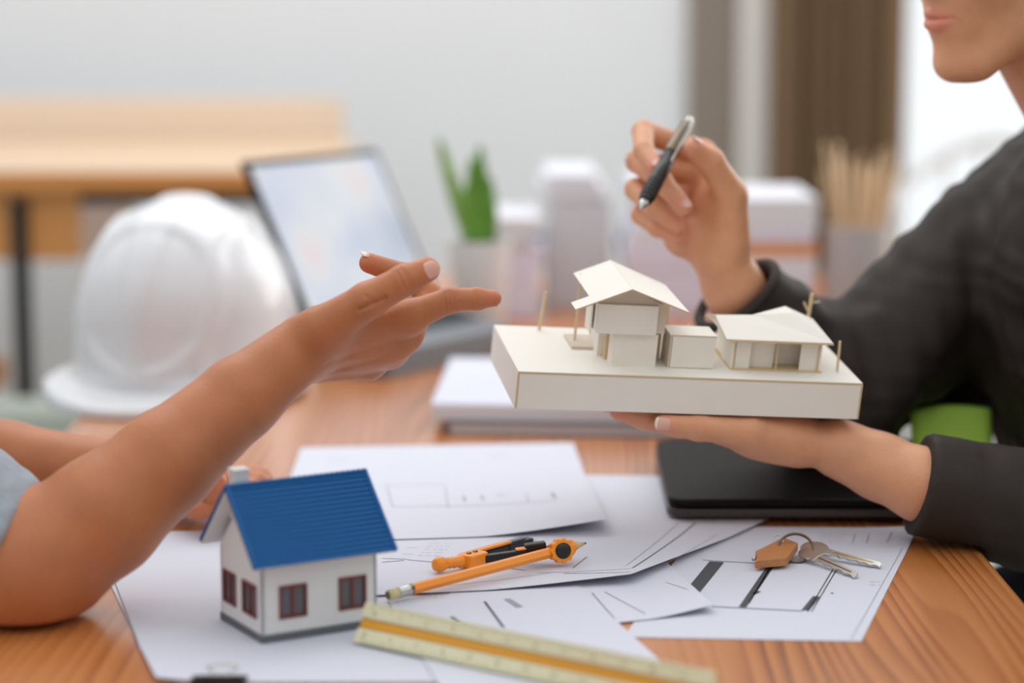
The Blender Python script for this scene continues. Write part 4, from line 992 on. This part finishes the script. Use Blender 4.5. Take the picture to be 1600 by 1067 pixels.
def seated_lower(person, hip, knees, feet, m='trousers'):
    """trousers and shoes of somebody on a stool"""
    def tr(P):
        d = ell(P, hip, (.15, .17, .11))
        for k, f_ in zip(knees, feet):
            h = np.asarray(hip) + V(0, np.sign(k[1] - hip[1]) * .085, -.01)
            d = smin(d, cap(P, h, k, .085, .062), .04); d = smin(d, cap(P, k, np.asarray(f_) + V(0, 0, .09), .06, .045), .03)
        return smax(d + folds(P, .004, .6, 4), 0.085 - P[:, 2], .01)
    pts = [hip] + list(knees) + list(feet); lo, hi = bounds(pts, .2); lo[2] = 0.05
    mk('trousers', polygonize(tr, lo, hi, .009), m, person, smooth=True)
    dirn = unit(V(knees[0][0] - hip[0], 0, 0))
    for f_ in feet:
        c = np.asarray(f_, float)
        def sh(P): return smax(smin(cap(P, c + V(0, 0, .075), c + V(0, 0, .05), .042, .045), cap(P, c + V(0, 0, .04), c + dirn * .16 + V(0, 0, .032), .045, .036), .03), 0.003 - P[:, 2], .006)
        mk('shoe', polygonize(sh, c - V(.24, .08, .01), c + V(.24, .08, .16), .006), 'shoe', person, smooth=True)
def stool(label, c, h):
    t = thing('stool', label, 'stool', (c[0], c[1], 0))
    mk('seat', lathe([(0.001, h - .035), (.165, h - .035), (.175, h - .025), (.17, h - .005), (.001, h)], (c[0], c[1], 0), n=36), 'desk_wood', t, smooth=True, angle=40)
    for a in range(4):
        x, y = math.cos(a * math.pi / 2 + .78), math.sin(a * math.pi / 2 + .78)
        mk('leg', tube([(c[0] + .12 * x, c[1] + .12 * y, h - .036), (c[0] + .17 * x, c[1] + .17 * y, 0)], .014), 'metal_black', t, smooth=True)

# ------------------------------------------------------------------ the man in black (right), holding the model and a pen
R2 = None
# supporting left hand, palm up under the model
nearL = lambda x, y, d=1.95: at(x, y, d)
bot = lambda a, b, drop: MO + a * m1 + b * m2 - m3 * (BT + drop)          # points under the model's base
elbowL = V(0.555, 1.980, 0.758)
wristL = at(1312, 701, 2.045)
armL = [elbowL, at(1440, 757, 2.012), at(1375, 729, 2.030), wristL]
mi = [bot(0.198, 0.022, 0.0215), bot(0.194, 0.043, 0.0165), bot(0.200, 0.063, 0.0150), bot(0.212, 0.081, 0.0140)]
cw = [bot(0.268, 0.030, 0.0350), bot(0.270, 0.042, 0.0300), bot(0.272, 0.054, 0.0260), bot(0.274, 0.066, 0.0260)]
def fpts(a, b, drops, ln, db): return [bot(a - ln * t, b + db * t, dr) for t, dr in zip((0, .46, .76, 1.0), drops)]
fing = [(fpts(0.198, 0.022, (.0215, .0190, .0140, .0088), 0.100, .004), [.0130, .0112, .0098, .0080]), (fpts(0.194, 0.043, (.0165, .0140, .0115, .0082), 0.106, .006), [.0125, .0108, .0096, .0080]),
        (fpts(0.200, 0.063, (.0150, .0130, .0110, .0080), 0.098, .012), [.0120, .0102, .0092, .0078]), (fpts(0.212, 0.081, (.0140, .0115, .0100, .0076), 0.080, .018), [.0110, .0092, .0082, .0072])]
thL = ([bot(0.264, 0.020, .0320), bot(0.214, 0.006, .0170), bot(0.165, 0.001, .0128), bot(0.134, 0.002, .0102)], [.0195, .0140, .0116, .0088])
handL = Hand(armL, [.040, .0320, .0292, .0272], [([cw[i], mi[i]], [.0165, .0130 - .0006 * i]) for i in range(4)], fing, thL,
             pads=[(bot(0.242, 0.022, .0290), (.042, .018, .0210), np.stack([m1, m2, m3], 1)), (bot(0.240, 0.050, .0190), (.040, .030, .0170), np.stack([m1, m2, m3], 1))],
             creases=[(bot(.170, -.012, .004), bot(.166, -.012, .024), .0005, .0014), (bot(.164, -.012, .004), bot(.160, -.012, .024), .0004, .0013)])
def handL_f(P):                                                            # the flesh flattens against the card
    q = (P - MO.astype(np.float32)) @ np.stack([m1, m2, m3], 1).astype(np.float32)
    lim = q[:, 2] + BT + 0.0006 - 3.0 * np.clip(q[:, 0] - BW - .001, 0, 1)
    return over_table(P, smax(handL(P), lim / 3.2 * 1.6, .003), .009)
# right hand with the pen, farther back
penA, penB = at(1000, 328, 2.085), at(1076, 190, 2.165)
wr = at(1128, 408, 2.19); elR = at(1290, 640, 2.26)
armR = [elR, at(1185, 520, 2.23), at(1146, 450, 2.20), wr]
fR = [([at(1098, 240, 2.215), at(1005, 206, 2.200), at(1006, 236, 2.165), at(1024, 262, 2.140)], [.0125, .0108, .0098, .0078]),
      ([at(1092, 272, 2.222), at(996, 252, 2.205), at(1034, 284, 2.160), at(1068, 324, 2.140)], [.0125, .0112, .0104, .0088]),
      ([at(1086, 306, 2.226), at(994, 296, 2.205), at(1022, 326, 2.170), at(1062, 352, 2.160)], [.0120, .0108, .0098, .0084]),
      ([at(1080, 340, 2.226), at(1002, 336, 2.205), at(1028, 356, 2.180), at(1062, 368, 2.172)], [.0112, .0098, .0090, .0076])]
mR = [([at(1122, 375, 2.205), f_[0][0]], [.0165, .0128]) for f_ in fR]
thR = ([at(1140, 372, 2.180), at(1142, 305, 2.165), at(1110, 252, 2.145), at(1084, 232, 2.132)], [.0200, .0155, .0128, .0100])
handR = Hand(armR, [.042, .036, .0290, .0270], mR, fR, thR, pads=[(at(1120, 330, 2.195), (.026, .026, .034), None), (at(1075, 372, 2.190), (.024, .02, .020), None)],
             creases=[(at(1122, 262, 2.13), at(1108, 275, 2.13), .0004, .0014)])

lipP = at(1452, 30, 2.06); hs_ = 0.93
hfwd = unit(V(-0.90, -0.40, -0.10)); hup = V(-0.06, 0, 1)
hl_ = np.cross(unit(hup - hfwd * (hup @ hfwd)), hfwd); hu_ = unit(np.cross(hfwd, hl_))
hO = lipP - hs_ * (.0955 * hfwd - .0455 * hu_)
headM, lipsM, wM, axM = make_head(hO, hfwd, hup, hs_)
shN, shF = V(0.64, 1.965, 1.040), V(0.590, 2.345, 1.070); ches = V(0.665, 2.14, 0.90); hipM = V(0.80, 2.15, 0.60); nkb = V(0.60, 2.14, 1.085)
neck_top = wM(-.032, 0, -.055)
def manHead(P): return smin(headM(P), smin(cap(P, nkb - V(0, 0, .05), neck_top, .062, .054), cap(P, nkb, nkb - V(-.02, 0, .06), .064, .078), .03), .022)
def manTorso(P):
    d = smin(cap(P, nkb - V(-.01, 0, .05), hipM, .085, .12), cap(P, shN - V(0, -.03, .02), shF - V(0, .03, .02), .045, .045), .08)
    d = smin(d, cap(P, shN, elbowL, .042, .036), .03); d = smin(d, cap(P, shF, elR + V(0, 0, .012), .045, .034), .03)
    return over_table(P, smin(d, cap(P, nkb - V(0, 0, .06), nkb + V(0, 0, .02), .06, .055), .03), .009)
man = thing('person', 'man in loose black shirt holding up the model and a pen', 'person', (hipM[0], hipM[1], 0))
bm1 = polygonize(handL_f, *bounds(handL.pts(), .05), .0014)
bm2 = polygonize(handR, *bounds(handR.pts(), .05), .0016)
bm3 = polygonize(manHead, wM(0, 0, 0) - V(.20, .15, .24), wM(0, 0, 0) + V(.24, .15, .17), .0024)
bm4 = polygonize(manTorso, V(.24, 1.85, .46), V(1.0, 2.46, 1.12), .007)
bod = merge(bm1, bm2, bm3, bm4)
bman = mk('body', bod, 'skin_light', man, smooth=True, attr=blush_of(bod[0], [handL, handR], lipsM))
head_extras(bman, man, wM, axM, hs_, 'short')
tL = thL[0][-1]; aL = unit(thL[0][-1] - thL[0][-2]); nL = unit(V(-0.15, -0.92, 0.12))
nail(bman, tL + aL * 0.0030 + unit(nL - aL * (nL @ aL)) * .0092, aL, nL, .0150, .0125)
for (pts, rad), nv in ((fR[0], V(.25, -.9, .3)), (fR[1], V(.35, -.85, .35))):
    a = unit(pts[-1] - pts[-2]); nn = unit(nv - a * (nv @ a)); nail(bman, pts[-1] + a * .0018 + nn * (rad[-1] * .99), a, nn, .0115, .0105, tip=.1)
a = unit(thR[0][-1] - thR[0][-2]); nv = V(.5, -.2, .9); nn = unit(nv - a * (nv @ a)); nail(bman, thR[0][-1] + a * .002 + nn * .0100, a, nn, .014, .0125, tip=.1)

# loose black shirt with rolled sleeves
cuffL = at(1434, 755, 2.013); cufdL = unit(elbowL - cuffL)
cuffR = at(1152, 462, 2.205); cufdR = unit(elR - cuffR)
def shirt(P):
    d = smin(cap(P, nkb - V(-.015, 0, .085), ches, .105, .150), cap(P, ches, hipM, .150, .155), .06)
    d = smin(d, ell(P, (.665, 2.15, .98), (.115, .205, .10)), .05)
    armF = smin(cap(P, shF + V(.0, -.02, -.015), elR + V(.02, 0, .02), .078, .072), cap(P, elR + V(0.01, 0, .01), cuffR, .070, .048), .03)
    armN = smin(cap(P, shN + V(0, .02, -.015), elbowL, .078, .062), cap(P, elbowL, cuffL, .068, .0425), .012)
    d = smin(d, smin(cap(P, V(.600, 2.20, .98), V(.622, 2.22, .885), .14, .15), cap(P, V(.625, 2.22, .865), V(.685, 2.20, .66), .140, .135), .03), .06)
    d = smin(d, cap(P, V(.645, 2.34, .95), V(.665, 2.33, .66), .14, .14), .05)
    d = smin(d, cap(P, V(.52, 2.345, .95), V(.455, 2.375, .855), .085, .080), .05)
    d = smin(d, armF, .035); d = smin(d, armN, .035)
    w = np.clip((np.linalg.norm(P - cuffL.astype(np.float32), axis=1) - .03) / .09, .10, 1.15)
    d = d + folds(P, .0055, .62, 11) * w + folds(P, .0022, 1.7, 5) * w
    band = cap(P, cuffL - cufdL * .02, cuffL + cufdL * .042, .0445, .0475); sb = (P - cuffL.astype(np.float32)) @ cufdL.astype(np.float32)
    d = smin(d, smax(band, sb - .042, .002) + folds(P, .0012, 1.2, 3), .002)
    for c, a, r, dp in ((cuffL, cufdL, .0365, -.022), (cuffR, cufdR, .037, .02)):
        s = (P - c.astype(np.float32)) @ a.astype(np.float32); nearc = np.linalg.norm(P - c.astype(np.float32), axis=1) < .11
        d = np.where(nearc, smax(d, -s, .004), d)
        d = np.where(nearc, smax(d, -cap(P, c - a * .05, c + a * dp, r, r), .004), d)
    d = smax(d, -cap(P, nkb - V(0, 0, .02), nkb + V(-.05, 0, .12), .064, .068), .006)
    lap = (P[:, 0] > .13) & (P[:, 0] < .492) & (P[:, 1] > 2.035) & (P[:, 1] < 2.345)
    d = np.where(lap, smax(d, (TZ + .027) - P[:, 2], .006), d)
    nt_ = (P[:, 0] > .385) & (P[:, 0] < .484) & (P[:, 1] > 2.185) & (P[:, 1] < 2.252)
    d = np.where(nt_, smax(d, (TZ + .083) - P[:, 2], .006), d)
    return over_table(P, d)
sh = polygonize(shirt, V(.22, 1.82, .46), V(1.02, 2.48, 1.16), .0040)
shm = mk('shirt', sh, 'shirt_black', man, smooth=True)
def ringpts(c, a, r, n=48, z=0.0):
    u = unit(np.cross(a, V(0, 0, 1))); w = np.cross(a, u); return [c + a * z + r * (math.cos(t) * u + math.sin(t) * w) for t in np.linspace(0, 2 * math.pi, n, endpoint=False)]
mk('rolled_cuff', tube(ringpts(cuffR, cufdR, .0445), .0055, n=10, closed=True), 'shirt_black', shm, smooth=True)
seated_lower(man, V(.82, 2.15, .56), [V(.53, 2.02, .585), V(.53, 2.28, .585)], [V(.58, 2.00, 0), V(.60, 2.30, 0)])
stool('wooden round stool under the man in black', (.86, 2.15), .435)

# the pen between his finger tips
pdv = unit(penB - penA); plen = np.linalg.norm(penB - penA)
pen = thing('pen', 'black and silver ballpoint pen held in the raised hand', 'pen', penA)
mk('barrel', lathe([(.0046, .010), (.0066, .014), (.0072, .05), (.0070, plen * .62)], penA, pdv, 24), 'black_plastic', pen, smooth=True)
mk('tip_cone', lathe([(.0007, 0), (.0010, .003), (.0036, .006), (.0050, .0105)], penA, pdv, 20), 'silver', pen, smooth=True)
mk('upper_barrel', lathe([(.0072, plen * .62), (.0076, plen * .64), (.0072, plen * .95), (.0052, plen * .97)], penA, pdv, 24), 'steel_dark', pen, smooth=True)
mk('push_button', lathe([(.0038, plen * .97), (.0038, plen * 1.03), (.0018, plen * 1.035)], penA, pdv, 16), 'silver', pen, smooth=True)
cs = unit(V(.45, -.85, .1) - pdv * (V(.45, -.85, .1) @ pdv)); cfr2 = frame(penA + cs * .0086, pdv, np.cross(pdv, cs), cs)
mk('clip', join(box(plen * .50, plen * .96, -.0018, .0018, 0.0, .0012, cfr2), box(plen * .90, plen * .95, -.0018, .0018, -.003, .0, cfr2)), 'silver', pen, bevel=.0004)
for i in range(5): mk('grip_ring', lathe([(.0070, .018 + i * .005), (.0077, .0195 + i * .005), (.0070, .021 + i * .005)], penA, pdv, 20), 'black_plastic', pen, smooth=True)

# ------------------------------------------------------------------ the other person (left), pointing with an open hand
elW = at(38, 895, 1.775); wrW = at(474, 542, 1.862)
armW = [elW, at(159, 807, 1.79), at(258, 722, 1.81), at(375, 622, 1.84), wrW]
cwW = [at(498, 527, 1.855), at(496, 543, 1.868), at(494, 558, 1.880), at(492, 572, 1.890)]
fW = [([at(634, 497, 1.872), at(702, 469, 1.878), at(745, 467, 1.882), at(771, 466, 1.884)], [.0135, .0105, .0092, .0068]),
      ([at(634, 522, 1.892), at(674, 463, 1.922), at(634, 430, 1.922), at(577, 411, 1.915)], [.0130, .0106, .0098, .0086]),
      ([at(612, 548, 1.908), at(640, 495, 1.950), at(605, 462, 1.955), at(575, 462, 1.945)], [.0125, .0100, .0090, .0076]),
      ([at(578, 568, 1.916), at(598, 520, 1.952), at(572, 492, 1.958), at(548, 486, 1.950)], [.0115, .0090, .0080, .0068])]
mW = [([cwW[i], fW[i][0][0]], [.0150 - .0008 * i, .0132 - .0006 * i]) for i in range(4)]
dor = unit(-0.55 * WV - 0.75 * UV)
thW = ([at(508, 512, 1.842), at(574, 470, 1.832), at(632, 438, 1.830), at(668, 421, 1.832)], [.0185, .0148, .0124, .0101])
handW = Hand(armW, [.050, .0475, .0405, .0330, .0262], mW, fW, thW, pads=[(at(548, 520, 1.880), (.036, .020, .022), None), (at(575, 545, 1.893), (.034, .018, .016), None)], kpalm=.016, web=.010, tw=.018,
             ridges=[(cwW[i] + dor * .0125, fW[i][0][0] + dor * .0108, .0022, .0034) for i in (1, 2, 3)],
             creases=[(at(620, 424, 1.818), at(634, 452, 1.818), .0008, .0011), (at(627, 420, 1.818), at(642, 450, 1.818), .0010, .0011), (at(634, 424, 1.818), at(646, 446, 1.818), .0006, .0010),
                      (at(695, 458, 1.868), at(697, 488, 1.868), .0006, .0010), (at(701, 455, 1.868), at(704, 488, 1.868), .0009, .0010), (at(707, 458, 1.868), at(711, 484, 1.868), .0006, .0010),
                      (at(564, 484, 1.838), at(604, 466, 1.842), .0024, .0017), (at(572, 462, 1.828), at(588, 474, 1.83), .0007, .0013), (at(743, 455, 1.873), at(745, 478, 1.873), .0005, .0010),
                      (at(500, 586, 1.875), at(604, 556, 1.892), .0007, .0022), (at(515, 565, 1.868), at(618, 532, 1.882), .0006, .0026)])
# resting far hand
elW2 = V(-0.585, 2.125, 0.797); wrW2 = at(262, 750, 2.115); 
#
armW2 = [elW2, blend(elW2, wrW2, .4), blend(elW2, wrW2, .75), wrW2]
fW2 = [([at(352, 752, 2.100), at(392, 768, 2.065), at(352, 792, 2.040), at(306, 797, 2.033)], [.0125, .0105, .0098, .0088]),
       ([at(358, 744, 2.120), at(404, 756, 2.090), at(380, 786, 2.060), at(340, 794, 2.050)], [.0125, .0105, .0096, .0085]),
       ([at(356, 740, 2.140), at(408, 748, 2.120), at(396, 776, 2.085), at(360, 788, 2.070)], [.0120, .0100, .0092, .0080]),
       ([at(350, 738, 2.160), at(400, 742, 2.150), at(400, 764, 2.115), at(370, 778, 2.095)], [.0110, .0090, .0082, .0072])]
mW2 = [([at(285, 758, 2.125 + .008 * i), fW2[i][0][0]], [.0150, .0128 - .0005 * i]) for i in range(4)]
thW2 = ([at(282, 768, 2.100), at(312, 772, 2.055), at(332, 766, 2.035), at(338, 752, 2.035)], [.0160, .0130, .0115, .0095])
handW2 = Hand(armW2, [.046, .042, .033, .0265], mW2, fW2, thW2)
def tablecut(h):
    def f(P): return smax(h(P), (TZ + .0052) - P[:, 2], .006)
    return f
shW, shW2 = V(-0.655, 1.870, 0.950), V(-0.655, 2.225, 1.005); chW = V(-0.735, 2.06, .88); hipW = V(-0.84, 2.06, .58); nkW = V(-0.665, 2.06, 1.055)
headO = V(-0.615, 2.05, 1.225)
headW, lipsW, wW, axW = make_head(headO, V(.95, .1, -.2), V(.1, 0, 1), .90)
def womHead(P): return smin(headW(P), cap(P, nkW - V(.02, 0, .08), wW(-.02, 0, -.05), .058, .047), .02)
def womTorso(P):
    d = smin(cap(P, nkW - V(.03, 0, .06), hipW, .075, .11), cap(P, shW - V(0, -.03, .02), shW2 - V(0, .03, .02), .042, .042), .08)
    d = smin(d, cap(P, shW, elW, .043, .044), .03); return over_table(P, smin(d, cap(P, shW2, elW2, .043, .042), .03), .009)
wom = thing('person', 'person in pale grey knit top pointing over the white toy house', 'person', (hipW[0], hipW[1], 0))
uarm = (elW, shW)
def armcut(P): return smin(handW(P), cap(P, elW, blend(elW, shW, .5), .047, .045), .03)
def armW2cut(P): return smin(handW2(P), cap(P, elW2, blend(elW2, shW2, .5), .044, .042), .03)
def bnd(h, extra, pad=.06): return bounds(h.pts() + [extra], pad)
def polygonize_along(f, pts, pad, h, u):
    """the same surface on a grid turned along the limb, so that the fine grid stays small"""
    u = unit(u); v = unit(np.cross(V(0, 0, 1), u)); B = np.stack([u, v, np.cross(u, v)], 1); c = np.asarray(pts[0], float)
    B32 = B.astype(np.float32); c32 = c.astype(np.float32)
    vs, fs = polygonize(lambda Q: f(Q @ B32.T + c32), *bounds((np.array(pts) - c) @ B, pad), h)
    return vs @ B.T + c, fs
wb = [polygonize_along(tablecut(armcut), handW.pts() + [np.asarray(blend(elW, shW, .22))], .054, .0011, wrW - elW), polygonize(tablecut(armW2cut), *bnd(handW2, blend(elW2, shW2, .5)), .0020),
      polygonize(womHead, wW(0, 0, 0) - V(.16, .13, .26), wW(0, 0, 0) + V(.16, .13, .16), .0035), polygonize(womTorso, V(-1.0, 1.60, .44), V(-.30, 2.34, 1.10), .007)]
bod = merge(*wb)
bwom = mk('body', bod, 'skin_warm', wom, smooth=True, attr=blush_of(bod[0], [handW, handW2], lipsW))
head_extras(bwom, wom, wW, axW, .90, 'long')
a = unit(thW[0][-1] - thW[0][-2]); nv = V(.0, -1, -.08); nn = unit(nv - a * (nv @ a)); nail(bwom, thW[0][-1] - a * .0008 + nn * .0102, a, nn, .0180, .0152, tip=.08)
a = unit(fW[1][0][-1] - fW[1][0][-2]); nv = V(-.2, -.1, 1); nn = unit(nv - a * (nv @ a)); nail(bwom, fW[1][0][-1] + a * .0030 + nn * .0076, a, nn, .0150, .0135, tip=.35)
a = unit(fW[0][0][-1] - fW[0][0][-2]); nv = V(.1, .2, -1); nn = unit(nv - a * (nv @ a)); nail(bwom, fW[0][0][-1] - a * .001 + nn * .0072, a, nn, .0120, .0095, tip=.1)
def knit(P):
    d = smin(cap(P, nkW - V(.03, 0, .085), chW, .10, .135), cap(P, chW, hipW, .135, .145), .06)
    d = smin(d, ell(P, (-.70, 2.055, .96), (.10, .185, .09)), .05)
    for a_, e_, kf in ((shW, elW, .87), (shW2, elW2, .70)):
        s0 = np.asarray(blend(a_, e_, kf + .10 if kf > .8 else kf)); d = smin(d, cap(P, a_, s0, .072, .066 if kf < .8 else .062), .03)
    d = d + folds(P, .004, .6, 21)
    ribs_ = np.sin(P[:, 2] * 900) * .0006
    d = d + ribs_
    for a_, e_, kf in ((shW, elW, .87), (shW2, elW2, .70)):
        s0 = np.asarray(blend(a_, e_, kf + .02), np.float32); ax = unit(np.asarray(a_) - np.asarray(e_)).astype(np.float32)
        if kf > .8: s0 = at(26, 838, 1.775).astype(np.float32); ax = unit(-.92 * RV + .38 * UV).astype(np.float32)
        nearc = np.linalg.norm(P - s0, axis=1) < .15
        d = np.where(nearc, smax(d, -((P - s0) @ ax), .008), d)
    return over_table(P, smax(d, -cap(P, nkW - V(0, 0, .02), nkW + V(.03, 0, .12), .066, .07), .006))
mk('knit_top', polygonize(knit, V(-1.02, 1.58, .42), V(-.28, 2.38, 1.10), .0045), 'knit_grey', wom, smooth=True)
seated_lower(wom, V(-.88, 2.06, .55), [V(-.58, 1.95, .575), V(-.58, 2.18, .575)], [V(-.64, 1.93, 0), V(-.66, 2.20, 0)])
stool('wooden round stool under the person in grey knit', (-.91, 2.06), .425)
